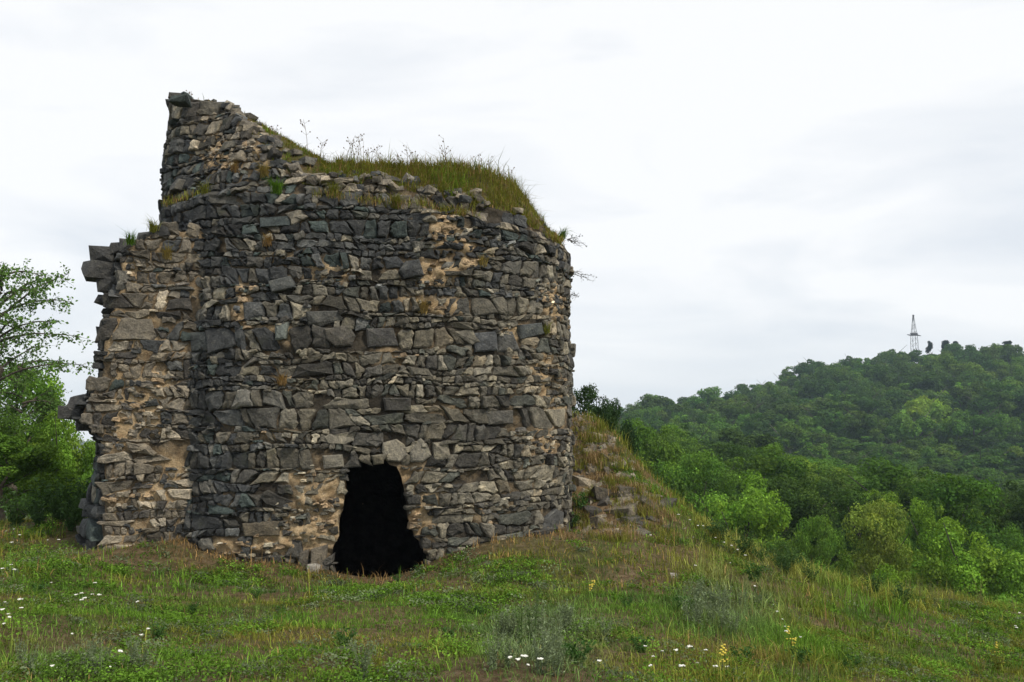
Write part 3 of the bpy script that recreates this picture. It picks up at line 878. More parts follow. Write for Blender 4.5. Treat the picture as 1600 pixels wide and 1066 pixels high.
n2_ = place_stones(ce, emap, keep_e, None, lambda pp, rs: PAL_DARK, stub, SBASE, 8, 70, "small_stones", prot_of=lambda c, rs: rs.uniform(-0.02, 0.12))  # dark end stones: shade of the left-facing side put into their colour
print("stub stones", n1_, n2_)

LOOSE_BLOCKS = True
import bmesh
def block(size, rs, n=15):
    bm = bmesh.new()
    for x in (-1, 1):
        for y in (-1, 1):
            for z in (-1, 1):
                k = rs.uniform(.62, .98)
                bm.verts.new((x * size[0] / 2 * k * rs.uniform(.8, 1.08), y * size[1] / 2 * k * rs.uniform(.8, 1.08), z * size[2] / 2 * k * rs.uniform(.8, 1.08)))
    for _ in range(n - 8):
        u = np.array([rs.gauss(0, 1) for _ in range(3)]); u /= np.abs(u).max() ** .6 * np.linalg.norm(u) ** .4
        bm.verts.new([float(u[i] * size[i] / 2 * rs.uniform(.85, 1.05)) for i in range(3)])
    g = bmesh.ops.convex_hull(bm, input=bm.verts[:])
    bmesh.ops.delete(bm, geom=[v for v in bm.verts if not v.link_faces], context='VERTS')
    bmesh.ops.triangulate(bm, faces=bm.faces[:])
    bm.verts.index_update()
    V = np.array([v.co[:] for v in bm.verts]); T = np.array([[v.index for v in f.verts] for f in bm.faces])
    bm.free()
    return V, T
def rotm(rx, ry, rz):
    cx, sx, cy, sy, cz, sz = math.cos(rx), math.sin(rx), math.cos(ry), math.sin(ry), math.cos(rz), math.sin(rz)
    return np.array([[cz, -sz, 0], [sz, cz, 0], [0, 0, 1]]) @ np.array([[cy, 0, sy], [0, 1, 0], [-sy, 0, cy]]) @ np.array([[1, 0, 0], [0, cx, -sx], [0, sx, cx]])
rim_rubble()
rs = random.Random(77)
bb = ground_at(960, 800)
bank = thing("rubble_bank", "collapsed bank of pale stones and dry grass against the tower's right flank", "rubble", bb)
spots = [(915, 640, .3), (935, 690, .28), (905, 665, .25), (925, 735, .35), (900, 700, .22), (950, 720, .3), (912, 755, .34), (945, 775, .4), (972, 768, .45), (975, 798, .5), (960, 745, .26), (1000, 770, .3),
         (1015, 795, .42), (1035, 785, .4), (1042, 805, .3), (990, 815, .35), (930, 800, .4), (940, 820, .4), (915, 830, .3), (905, 790, .3), (1000, 835, .25), (955, 835, .3), (920, 770, .25), (985, 745, .22), (1020, 815, .26), (895, 735, .25), (940, 660, .22), (955, 690, .2), (895, 650, .22)]
for k in range(430):
    t_ = rs.random()
    x = rs.uniform(888, 900 + 60 + 90 * t_); y = 640 + 190 * t_ + rs.uniform(-10, 10)
    if y < 614 + (x - 890) * 1.15: continue
    spots.append((x, y, rs.choice((.08, .11, .15, .22)) * rs.uniform(.8, 1.2)))
for x, y, sz in spots:
    g = ground_at(x, y, 13.5, 22)
    if g is None: continue
    V, T = block((sz * rs.uniform(.9, 1.3), sz * rs.uniform(.7, 1.), sz * rs.uniform(.45, .75)), rs)
    V = V @ rotm(rs.gauss(0, .3), rs.gauss(0, .25), rs.uniform(-.8, .8)).T
    obj("stone", mesh_np("stone", V, T, M_STONE, pick_tint(rs, PAL_WARM) * 1.15), bank, g + np.array([0, 0.05, -sz * 0.10]) - bb)
for lab, x, y, sz in [("small pale loose stone lying at the left foot of the doorway", 490, 893, .16), ("round whitish stone lying low on the grass right of the tower", 1053, 903, .10), ("small pale block lying on the ground right of the doorway", 690, 870, .16)]:
    g = ground_at(x, y)
    V, T = block((sz * 1.2, sz, sz * .8), rs)
    tag(obj("loose_stone", mesh_np("loose_stone", V, T, M_STONE, (0.34, 0.32, 0.28)), None, g + np.array([0, 0, sz * .25])), lab, "stone", "loose stones on the grass")
# the stones perched on the peak and stepping along the top of the stub
perch = []
for x, y, wd, hh, Y in [(276, 152, .26, .12, None), (268, 163, .2, .13, None), (283, 158, .34, .14, None)]:
    ph_, z_, s_ = thit(x, y, 0.15)
    p = CAM + ray(x, y) * s_
    V, T = block((wd, .35, hh), rs)
    obj("stone", mesh_np("stone", V, T, M_STONE, pick_tint(rs, PAL_DARK)), tower, p - TBASE)
for x, y, wd, hh, dd in [(172, 402, .46, .30, .4), (166, 424, .68, .34, .3), (186, 446, .62, .30, .3), (192, 392, .40, .24, .4), (214, 388, .42, .24, .4), (238, 376, .38, .24, .4), (262, 366, .36, .22, .3),
                         (136, 628, .50, .24, .4), (132, 646, .62, .22, .3), (148, 664, .50, .22, .3), (166, 520, .26, .16, .7), (168, 470, .3, .18, .6), (160, 600, .3, .18, .6)]:
    p = CAM + ray(x, y) * (_ys + 0.0 + dd * 0.5)
    V, T = block((wd, .6, hh), rs, 24)
    V = V @ rotm(0, rs.gauss(0, .06), rs.gauss(0, .2)).T
    obj("stone", mesh_np("stone", V, T, M_STONE, np.array([.062, .062, .060]) * rs.uniform(.7, 1.3)), stub, p - SBASE)

# ------------------------------------------------------------------ grass
def blades(Pt, h, wd, az, lean, tint):
    n = len(Pt)
    D = np.stack([np.cos(az), np.sin(az), np.zeros(n)], -1); E = np.stack([-np.sin(az), np.cos(az), np.zeros(n)], -1)
    up = np.array([0, 0, 1.0])
    h = h[:, None]; wd = wd[:, None]; lean = lean[:, None]
    b0 = Pt - E * wd / 2; b1 = Pt + E * wd / 2
    mid = Pt + D * lean * h * 0.3 + up * h * 0.58
    m0 = mid - E * wd * 0.36; m1 = mid + E * wd * 0.36
    tip = Pt + D * lean * h + up * h * (1 - 0.25 * lean ** 2)
    V = np.stack([b0, b1, m0, m1, tip], 1).reshape(-1, 3)
    T = np.array([[0, 1, 2], [1, 3, 2], [2, 3, 4]])
    Fc = (np.arange(n)[:, None, None] * 5 + T).reshape(-1, 3)
    return V, Fc, np.repeat(tint, 5, 0)
FRESH = np.array([0.105, 0.205, 0.024]); OLIVE = np.array([0.175, 0.185, 0.034]); DRY = np.array([0.33, 0.215, 0.095]); SAGE = np.array([0.15, 0.19, 0.105]); DEEP = np.array([0.065, 0.135, 0.032])
def lerp(a, b, t): return a + (b - a) * t[:, None]

def grass_field(name, n, y0, y1, hs, ws, seed):
    r = np.random.default_rng(seed)
    Y = np.sqrt(r.uniform(y0 ** 2, y1 ** 2, n)); X = Y * r.uniform(-0.74, 0.74, n)
    # clumping
    nc = n // 14
    cY = np.sqrt(r.uniform(y0 ** 2, y1 ** 2, nc)); cX = cY * r.uniform(-0.74, 0.74, nc)
    k = r.integers(0, nc, n); use = r.random(n) < 0.62
    X = np.where(use, cX[k] + r.normal(0, 0.05, n), X); Y = np.where(use, cY[k] + r.normal(0, 0.05, n), Y)
    B = bare(X, Y); td = tdist(X, Y)
    keep = (r.random(n) > B * 0.80) & (td > 0.04)
    # not inside the stub
    rel = np.stack([X - SA[0], Y - SA[1]], -1)
    s_ = rel @ su[:2]; d_ = rel @ sn[:2]
    keep &= ~((s_ > -0.6) & (s_ < 1.9) & (d_ < 0.02) & (d_ > -1.8))
    X, Y, k, use = X[keep], Y[keep], k[keep], use[keep]
    n = len(X); Z = ghash(X, Y)
    td = tdist(X, Y)
    pp = proj(np.stack([X, Y, Z], -1))
    px, py = pp[:, 0], pp[:, 1]
    kn = r.random(nc)[k]
    tall = sstep(1000, 1080, px) * (1 - sstep(1250, 1420, px)) * 0.8
    tall = np.maximum(tall, 0.55 * sstep(0.55, 0.1, td) * (Y < 17.5))
    tall = np.maximum(tall, 0.5 * np.exp(-((px - 850) / 110) ** 2 - ((py - 1010) / 60) ** 2))
    tall = np.maximum(tall, sstep(90, 20, px) * 0.35); tall = np.maximum(tall, 0.9 * sstep(1300, 1400, px) * sstep(960, 930, py))
    cy_ = np.interp(px, [890, 960, 1000, 1050, 1150, 1300, 1420], [606, 655, 720, 782, 848, 905, 925])
    tall = np.maximum(tall, 1.0 * np.exp(-((py - cy_ - 14) / 34) ** 2) * (px > 900) * (px < 1420))
    h = hs * r.lognormal(0, 0.4, n) * np.where(use, 0.7 + 0.9 * kn, 0.8) * (1 + 1.3 * tall)
    h = np.minimum(h, 0.42)
    a = fb(X * 0.8, Y * 0.8, 101); b = fb(X * 2.2, Y * 2.2, 103)
    t = lerp(np.broadcast_to(FRESH, (n, 3)), OLIVE, sstep(0.36, 0.62, a))
    t = lerp(t, DEEP, 0.75 * sstep(0.52, 0.72, b))
    sg = np.exp(-((px - 850) / 90) ** 2 - ((py - 1010) / 60) ** 2) + 0.7 * np.exp(-((px - 1140) / 80) ** 2 - ((py - 950) / 50) ** 2) + .5 * np.exp(-((px - 120) / 90) ** 2 - ((py - 1030) / 40) ** 2)
    t = lerp(t, SAGE, np.clip(sg, 0, .8))
    lm = sstep(1040, 1110, px) * sstep(960, 860, py)
    t = lerp(t, np.array([0.25, 0.26, 0.07]), 0.65 * lm)
    dry = np.clip(0.03 + 0.8 * sstep(0.9, 0.2, td) * (Y < 17.5) + 0.25 * sstep(0.55, 0.75, fb(X * 0.6 + 9, Y * 0.6, 107)) + 0.25 * sstep(930, 860, py) * (px < 1050), 0, 0.9)
    isd = r.random(n) < dry
    t = np.where(isd[:, None], DRY * r.uniform(0.5, 1.1, (n, 1)), t); h = np.where(isd, h * .8, h)
    t = t * r.lognormal(0, 0.33, (n, 1)) * (0.5 + 0.85 * kn)[:, None]
    wv_ = ws * r.lognormal(0, 0.25, n)
    V, Fc, tt_ = blades(np.stack([X, Y, Z - 0.01], -1), h, wv_, r.uniform(0, 2 * PI, n), np.abs(r.normal(0.6, 0.35, n)), t)
    obj(name, mesh_np(name, V, Fc, M_GRASS, tt_), kind="stuff")
grass_field("meadow_grass", 255000, 4.2, 10.5, 0.038, 0.0052, 1)
grass_field("meadow_grass", 205000, 10.0, 22.5, 0.062, 0.0100, 2)

# low broad-leaved ground cover between the blades
def leaves_np(C, size, nrm, tint, asp=0.6):
    n = len(C)
    r = RNG
    nrm = nrm / (np.linalg.norm(nrm, axis=1, keepdims=True) + 1e-9)
    a = r.normal(size=(n, 3)); u = np.cross(nrm, a); u /= (np.linalg.norm(u, axis=1, keepdims=True) + 1e-9)
    v = np.cross(nrm, u)
    s = np.broadcast_to(size, (n,))[:, None] / 2
    V = np.stack([C - u * s, C - v * s * asp + nrm * s * 0.15, C + u * s, C + v * s * asp + nrm * s * 0.15], 1).reshape(-1, 3)
    Fc = np.arange(n * 4).reshape(-1, 4)
    return V, Fc, np.repeat(tint, 4, 0)
def cover(n, seed):
    r = np.random.default_rng(seed)
    nc = n // 30
    cY = np.sqrt(r.uniform(4.2 ** 2, 17 ** 2, nc)); cX = cY * r.uniform(-0.74, 0.74, nc)
    g = fb(cX * 1.1, cY * 1.1, 121)
    ok = (r.random(nc) < sstep(0.35, 0.62, g)) & (r.random(nc) > bare(cX, cY) * 0.9) & (tdist(cX, cY) > 0.3)
    cX, cY = cX[ok], cY[ok]; nc = len(cX)
    k = r.integers(0, nc, n); sp = r.uniform(0.04, 0.13, nc)
    X = cX[k] + r.normal(0, 1, n) * sp[k]; Y = cY[k] + r.normal(0, 1, n) * sp[k]
    Z = ghash(X, Y) + r.uniform(0.005, 0.07, n) * (0.5 + r.random(nc)[k])
    nr_ = r.normal(0, 0.5, (n, 3)) + np.array([0, 0, 1.0])
    ct_ = lerp(np.broadcast_to(FRESH * 0.82, (nc, 3)), SAGE * 0.75, (r.random(nc) < 0.25) * 1.0)
    ct_ = ct_ * r.lognormal(0, 0.3, (nc, 1))
    t = ct_[k] * r.lognormal(0, 0.2, (n, 1))
    V, Fc, tt_ = leaves_np(np.stack([X, Y, Z], -1), r.uniform(0.012, 0.027, n) * (0.8 + Y / 16), nr_, t)
    obj("ground_cover", mesh_np("ground_cover", V, Fc, M_PLANT, tt_), kind="stuff")
cover(200000, 3)

# dry grass on the rubble bank, long grass on the tower top, fringe on ledges
def bank_grass():
    r = np.random.default_rng(9)
    Pt = []; t = []; h = []
    for _ in range(320):
        x = r.uniform(886, 1055); y = r.uniform(615, 850)
        if y < 612 + (x - 890) * 1.12: continue
        g = ground_at(x, y, 13.5, 21)
        if g is None or tdist(g[0], g[1]) < 0.05: continue
        m = r.integers(25, 70); c = np.array([.30, .215, .11]) * .9 if r.random() < 0.5 else OLIVE
        Pt.append(g + np.concatenate([r.normal(0, 0.07, (m, 2)), np.zeros((m, 1))], 1))
        t.append(c * r.lognormal(0, 0.3, (m, 1))); h.append(r.uniform(0.05, 0.19) * r.lognormal(0, .3, m))
    Pt = np.concatenate(Pt); n = len(Pt)
    V, Fc, tt_ = blades(Pt, np.concatenate(h), r.uniform(.006, .013, n), r.uniform(0, 2 * PI, n), np.abs(r.normal(.6, .35, n)), np.concatenate(t))
    obj("dry_grass", mesh_np("dry_grass", V, Fc, M_GRASS, tt_), kind="stuff")
bank_grass()
def cap_grass():
    r = np.random.default_rng(10)
    n = 78000
    phg = r.uniform(-1.55, 1.6, n); f = 1 - 0.42 * r.random(n) ** 1.3
    z0 = np.interp(phg, ph, HR[0]); z1 = np.interp(phg, ph, zt); rt_ = np.interp(phg, ph, rtop)
    z = np.where(f >= 0.78, z0 + (z1 - z0) * np.minimum(1, (1 - f) / 0.22), z1 + (zmid - z1) * (0.78 - f) / .78)
    xy = TC + tn(phg) * (rt_ * f)[:, None]
    Pt = np.concatenate([xy, z[:, None] - 0.02], 1)
    pp = proj(Pt)
    dens = sstep(330, 440, pp[:, 0]) * 0.85 + 0.15
    dens *= np.where(f > 0.93, 0.25 + 0.6 * fb(phg * 9, f * 0, 131) + .7 * sstep(740, 790, pp[:, 0]), 1) * (0.35 + 1.0 * sstep(.35, .6, fb(phg * 9, f * 9, 133)))
    dens *= np.where((f > 0.86), sstep(0.2, 0.8, 1.0 - 0.0 * f), 1)
    k = r.random(n) < dens
    Pt, phg, f, pp = Pt[k], phg[k], f[k], pp[k]; n = len(Pt)
    long_ = sstep(470, 560, pp[:, 0]) * (1 - 0.6 * sstep(790, 880, pp[:, 0]))
    h = (0.05 + 0.10 * long_) * r.lognormal(0, 0.38, n) * np.where(f > 0.92, 0.7, 1) * (0.55 + 0.9 * vn(phg * 30, f * 12, 139))
    g = fb(phg * 8, f * 8, 137)
    t = lerp(np.broadcast_to(OLIVE * .85, (n, 3)), FRESH, .6 * sstep(.5, .75, g))
    isd = r.random(n) < 0.25
    t = np.where(isd[:, None], DRY * 0.7, t) * r.lognormal(0, .28, (n, 1))
    V, Fc, tt_ = blades(Pt, h, r.uniform(.007, .013, n), r.uniform(0, 2 * PI, n), np.abs(r.normal(.7, .4, n)), t)
    obj("tower_top_grass", mesh_np("tower_top_grass", V, Fc, M_GRASS, tt_), kind="stuff")
    # ledge fringe
    n = 9000
    phg = r.uniform(-1.2, 1.35, n)
    zl = np.interp(phg, led_p, led_z) + 0.12 * (vn(phg * 9, 1.0, 9) - 0.5) + 0.12
    k = r.random(n) < sstep(0.48, 0.68, fb(phg * 6, phg * 0, 141)) * (0.3 + 0.7 * sstep(-0.1, 0.7, phg))
    phg, zl = phg[k], zl[k]; n = len(phg)
    rr = rfun(phg, zl) + r.uniform(0.0, 0.18, n)
    Pt = np.concatenate([TC + tn(phg) * rr[:, None], zl[:, None] - 0.03 + r.normal(0, .03, (n, 1))], 1)
    t = np.where((r.random(n) < .35)[:, None], DRY * .75, OLIVE) * r.lognormal(0, .25, (n, 1))
    V, Fc, tt_ = blades(Pt, r.uniform(.05, .17, n), r.uniform(.006, .011, n), r.uniform(0, 2 * PI, n), np.abs(r.normal(.7, .3, n)), t)
    obj("ledge_grass", mesh_np("ledge_grass", V, Fc, M_GRASS, tt_), kind="stuff")
cap_grass()

# grass tufts rooted in the wall: one thing each
def tuft_at(p, nrm, lab, col, m, hh, seed, name="grass_tuft"):
    r = np.random.default_rng(seed)
    Pt = np.zeros((m, 3)) + r.normal(0, 0.03, (m, 3)) * np.array([1, .6, .6])
    az = math.atan2(nrm[1], nrm[0]) + r.normal(0, 0.9, m)
    V, Fc, t = blades(Pt, hh * r.lognormal(0, .3, m), r.uniform(.006, .011, m), az, np.abs(r.normal(.8, .3, m)), col * r.lognormal(0, .25, (m, 1)))
    return tag(obj(name, mesh_np(name, V, Fc, M_GRASS, t), None, p), lab, "grass tuft", "grass tufts growing out of the masonry")
for i, (x, y, lab, c, m, hh) in enumerate([
        (662, 488, "dry straw tuft hanging from the middle of the tower wall", DRY * .8 + OLIVE * .3, 130, .16),
        (440, 600, "orange straw tuft low on the dark left side of the tower wall", DRY, 90, .13),
        (420, 383, "dry tuft high on the dark left side of the tower wall", DRY * .8, 90, .14),
        (850, 520, "small green tuft near the tower's right edge", OLIVE, 70, .12),
        (620, 322, "thick green tuft on the ledge under the tower's grassy top", OLIVE, 160, .17),
        (430, 300, "green tuft in the broken masonry below the sloping crest", FRESH, 160, .18),
        (310, 300, "small mossy tuft on the peak's dark face", OLIVE, 90, .14),
        (400, 268, "brownish tuft among the stones right of the peak", DRY * .6 + OLIVE * .4, 110, .15),
        (350, 262, "dry tuft below the pale patch on the peak", DRY * .7, 80, .13),
        (520, 300, "low green tuft left of the ledge on the tower front", OLIVE, 120, .15),
        (755, 415, "faded tuft beside the pale mortar hollow high on the tower", DRY * .6 + OLIVE * .5, 80, .13),
        (885, 372, "dark green tuft on the tower's upper right corner", FRESH, 140, .16)]):
    ph_, z_, s_ = thit(x, y)
    nn = tn(ph_); rr = float(rfun(ph_, z_)) + 0.05
    tuft_at(np.array([TC[0] + nn[0] * rr, TC[1] + nn[1] * rr, z_]), nn, lab, c, m, hh, 200 + i)
for i, (x, y, lab) in enumerate([(205, 382, "dark green tuft on the stepped top of the wall stub"), (262, 405, "yellowish tuft in the wall stub beside the tower seam"), (240, 362, "small tuft where the stub's top meets the tower")]):
    s_, z_ = spx(x, y); p = smap(np.array([s_]), np.array([z_]), np.array([0.05]))[0]
    tuft_at(p, sn[:2], lab, [FRESH * .8, DRY * .6 + OLIVE * .5, OLIVE][i], 110, .15, 240 + i)

# dead weed stalks standing on the top of the tower
def stalk(seed, hh):
    r = random.Random(seed); mb = MB(); hb = MB()
    n = 6; x = y = 0; pts = []
    lx, ly = r.gauss(0, .10), r.gauss(0, .06)
    for k in range(n):
        f = k / (n - 1)
        pts.append((lx * f * f * hh, ly * f * hh, hh * f))
    tube(mb, pts, np.linspace(.0045, .002, n), 4, (.16, .12, .07))
    for k in range(r.randint(5, 10)):
        f = r.uniform(.45, 1); b = np.array([lx * f * f * hh, ly * f * hh, hh * f]); a = r.uniform(0, 6.3); L = r.uniform(.03, .10)
        e = b + np.array([math.cos(a) * L, math.sin(a) * L, L * .8])
        tube(mb, [b, e], [.0022, .0015], 3, (.16, .12, .07))
        V, T = block((.018, .018, .022), r); hb.add(V + e, T, (.15, .11, .06))
    return mb, hb
def put_stalk(p, hh, seed, lab, grp="dead weed stalks on the tower top"):
    t = thing("weed_stalk", lab, "weed", p, grp)
    mb, hb = stalk(seed, hh)
    obj("stem", mb.mesh("stem", M_PLANT), t); obj("seed_head", hb.mesh("seed_head", M_PLANT), t)
STK = [(300, 152, .35), (480, 225, .7), (500, 236, .35), (540, 250, .7), (548, 250, .55), (558, 252, .62), (565, 255, .75), (577, 255, .5), (585, 255, .6), (620, 255, .35), (637, 255, .55), (650, 258, .35), (697, 255, .70), (700, 255, .5), (748, 255, .4), (765, 265, .4), (795, 280, .45), (430, 205, .25), (385, 190, .2)]
for i, (x, y, hh) in enumerate(STK):
    ph_, z_, s_ = thit(x, y + 12, TR * 0.20)
    p = CAM + ray(x, y + 14) * s_
    lab = {0: "tiny dead stalk on the very peak of the ruin", 1: "tall lone dead stalk on the sloping crest", 12: "tall dead stalk over the middle of the grassy top", 16: "leaning dead stalk at the right end of the grassy top"}.get(
        i, "thin dead weed stalk in the cluster left of centre on the tower top" if 500 < x < 590 else ("thin dead weed stalk in the long grass at the middle of the tower top" if x > 590 else "short dead stalk on the slope below the peak"))
    put_stalk(p, hh * .8, 300 + i, lab)

# twigs growing out of the tower's right edge
def twig(name, lab, x, y, dirs, seed, leaves=40):
    r = random.Random(seed)
    ph_, z_, s_ = thit(x, y)
    p = CAM + ray(x, y) * s_
    t = thing(name, lab, "shrub", p, "twigs on the tower's right edge")
    mb = MB(); lv = []
    for dx, dz, L in dirs:
        n = 7; pts = [(0, 0, 0)]
        for k in range(1, n):
            f = k / (n - 1); pts.append((dx * L * f, r.gauss(0, .02), dz * L * f - .12 * L * f * f + r.gauss(0, .012)))
        tube(mb, pts, np.linspace(.008, .002, n), 4)
        for k in range(1, n):
            for _ in range(3):
                e = np.array(pts[k]) + np.array([r.gauss(.03, .04), r.gauss(0, .04), r.gauss(0, .035)])
                tube(mb, [pts[k], e], [.002, .001], 3); lv.append(e)
    obj("branch", mb.mesh("branch", M_BARK), t)
    C = np.array(lv)[:leaves]
    if len(C):
        V, Fc, tt_ = leaves_np(C, 0.032, RNG.normal(size=(len(C), 3)), np.broadcast_to(np.array([.03, .045, .02]), (len(C), 3)))
        obj("foliage", mesh_np("foliage", V, Fc, M_PLANT, tt_), t)
twig("twig", "thin leafy twig sticking out below the tower's upper right corner", 886, 375, [(1, -.1, .3), (.9, .35, .22), (.8, -.3, .28)], 1)
twig("twig", "drooping bare twig sticking out of the tower's right edge", 888, 425, [(1, -.05, .42), (.95, -.25, .45), (.8, .15, .25)], 2, 26)
twig("twig", "smallest twig on the right edge under the drooping one", 890, 462, [(1, .05, .16), (.9, .3, .12)], 3, 10)

# ------------------------------------------------------------------ trees
def crown_blobs(r, W, H, nb, lo=0.30, hi=0.5, flat=0.75):
    B = []
    for _ in range(nb):
        u = r.normal(size=3); u /= np.linalg.norm(u); k = r.uniform(0.15, 0.95) ** 0.6
        c = u * k * np.array([W / 2, W / 2, H / 2]); c[2] += H / 2
        B.append((c, r.uniform(lo, hi) * W / 2 * (1.1 - 0.25 * k), flat))
    return B
def crown_mesh(name, r, blobs, nl, size, tone=(1, 1, 1), up=0.35):
    wts = np.array([b[1] ** 2 for b in blobs]); wts /= wts.sum()
    cnt = (wts * nl).astype(int) + 1
    C = []; Nn = []; T = []
    for (c, rb, fl), m in zip(blobs, cnt):
        d = r.normal(size=(m, 3)); d[:, 2] += up; d /= np.linalg.norm(d, axis=1, keepdims=True)
        # lumpy surface
        lum = 0.72 + 0.5 * vn(d[:, 0] * 2.6 + c[0], d[:, 1] * 2.6 + d[:, 2] * 2.1 + c[1], 7)
        rad = rb * lum * r.uniform(0.62, 1.05, m) 
        C.append(c + d * rad[:, None] * np.array([1, 1, fl]))
        Nn.append(d + r.normal(0, 0.55, (m, 3)) + np.array([0, 0, .25]))
        bt = np.array(tone) * r.lognormal(0, 0.16) * np.array([r.uniform(.9, 1.15), 1, r.uniform(.85, 1.1)])
        T.append(bt * r.lognormal(0, 0.22, (m, 1)))
    C = np.concatenate(C); n = len(C)
    V, Fc, tt_ = leaves_np(C, size * r.uniform(.7, 1.35, n), np.concatenate(Nn), np.concatenate(T), 0.7)
    return mesh_np(name, V, Fc, M_LEAF, tt_)
def trunk_mesh(name, r, H, W, tr, limbs=6, base=0.0):
    mb = MB()
    pts = [(r.normal() * .05 * k, r.normal() * .05 * k, base + H * k / 5) for k in range(6)]
    pts[0] = (0, 0, base - 0.4)
    tube(mb, pts, np.linspace(tr, tr * .25, 6), 7)
    for k in range(limbs):
        f = r.uniform(.35, .85); b = np.array(pts[int(f * 5)]); a = r.uniform(0, 2 * PI); L = r.uniform(.25, .42) * W
        e = b + np.array([math.cos(a) * L, math.sin(a) * L, L * r.uniform(.5, 1.1)])
        m = (b + e) / 2 + np.array([0, 0, -.06 * L])
        tube(mb, [b, m, e], [tr * .4, tr * .25, tr * .1], 5)
    return mb.mesh(name, M_BARK)
r = np.random.default_rng(44)
def make_tree(name, label, W, H, th, nb, nl, leaf, seed, color, group=None, lo=.30, hi=.5, flat=.8, crown="crown"):
    r = np.random.default_rng(seed)
    t = thing(name, label, "tree", (0, 0, 0), group)
    cm = crown_mesh(crown, r, crown_blobs(r, W, H, nb, lo, hi, flat), nl, leaf)
    c = obj(crown, cm, t, (0, 0, th)); c.color = color
    obj("trunk", trunk_mesh("trunk", r, th + H * .75, W, .018 * (H + th) + .04, 6), t)
    return t
G_DARK = (.058, .118, .024, 1); G_MID = (.090, .180, .027, 1); G_BRIGHT = (.138, .255, .030, 1); G_YEL = (.16, .22, .040, 1)
def zfull(X, Y):
    X = np.float64(X); Y = np.float64(Y)
    if BX0 < X < BX1 and BY0 < Y < BY1: return float(ghash(X, Y))
    return float(zfar(X, Y))
PLACED = []
def stand(t, px, ytop, Y, width_px, W0, Ht0, squash=1.0):
    """stand tree T at distance Y so that its crown is width_px wide and its top reaches ytop"""
    X = ray(px, ytop)[0] * Y; z = zfull(X, Y)
    sc = width_px * Y / F / W0
    ht = P(px, ytop, Y)[2] - z
    t.location = (X, Y, z - 0.15)
    t.scale = (sc, sc, max(ht / Ht0, 0.3)); t.rotation_euler = (0, 0, random.uniform(0, 6.28))
    PLACED.append((X, Y, width_px * Y / F / 2))
def setcol(t, c):
    for ch in t.children:
        if ch.name.startswith("crown"): ch.color = c
GRP_NEAR = "trees at the foot of the meadow"
NEAR = [("bright green feathery tree rising just beyond the grassy slope", 1165, 738, 44, 165, G_BRIGHT, 0),
        ("yellowish green tree with rusty leaves at the middle of the meadow edge", 1365, 776, 40, 135, G_YEL, 1),
        ("bright rounded tree at the right end of the meadow edge", 1500, 812, 37, 165, G_BRIGHT, 2),
        ("light green bushy tree between the feathery tree and the rusty one", 1280, 800, 38, 90, G_MID, 3),
        ("tall narrow light green tree behind the rusty one", 1445, 778, 44, 90, G_BRIGHT, 4),
        ("dark green tree at the picture's right edge beyond the meadow", 1590, 820, 42, 110, G_MID, 0),
        ("low dark tree under the feathery tree where slope and meadow meet", 1225, 838, 33, 100, G_DARK, 3),
        ("low bush-like tree at the meadow edge below the rusty tree", 1390, 880, 29, 110, G_BRIGHT, 2),
        ("dark green tree behind the white flowers of the slope", 1085, 700, 52, 150, G_MID, 1),
        ("dense mid green tree between slope crest and feathery tree", 1010, 655, 60, 140, G_MID, 4)]
W0, H0, TH0 = 6.0, 5.6, 1.6
near_src = []
specs = [(6.0, 5.6, 1.6, 60, 18000, .15, 501), (6.0, 5.6, 1.6, 70, 17000, .14, 502), (6.0, 5.4, 1.6, 56, 18000, .15, 503), (6.0, 5.6, 1.6, 64, 16000, .15, 504), (6.0, 6.0, 1.6, 54, 17000, .15, 505)]
used = {}
for lab, px, yt, Y, wpx, colr, v in NEAR:
    if v not in used:
        t = make_tree("broadleaf_tree", lab, *specs[v], colr, GRP_NEAR, .12, .32, .8); used[v] = t
    else:
        t = copy_thing(used[v], lab)
    setcol(t, colr)
    stand(t, px, yt, Y, wpx, 6.0, specs[v][1] + specs[v][2])

# the wooded slopes
FSP = [(8.0, 8.0, 0.8, 46, 8000, .34, 511), (8.0, 9.0, 0.8, 26, 8000, .34, 512), (8.0, 7.4, 0.8, 34, 8000, .34, 513), (8.0, 8.4, 0.8, 22, 7600, .35, 514), (8.0, 10.0, 0.8, 30, 8200, .34, 515), (8.0, 7.8, 0.8, 28, 8000, .34, 516)]
GRP_FAR = "trees of the wooded hillside"
far_src = []
rr_ = random.Random(91)
cand = []
for _ in range(26000):
    Y = math.sqrt(rr_.uniform(50 ** 2, 338 ** 2)); px = rr_.uniform(905, 1740)
    cand.append((px, Y))
pts = []
sel = []
for px, Y in cand:
    X = ray(px, 600)[0] * Y
    rad = (2.9 + 4.2 * min(1, Y / 240)) * rr_.uniform(.65, 1.35)
    if any((X - a) ** 2 + (Y - b) ** 2 < ((0.60 if Y < 200 else 0.68) * (rad + c)) ** 2 for a, b, c in PLACED): continue
    PLACED.append((X, Y, rad)); sel.append((X, Y, rad, px))
print("forest candidates", len(sel))
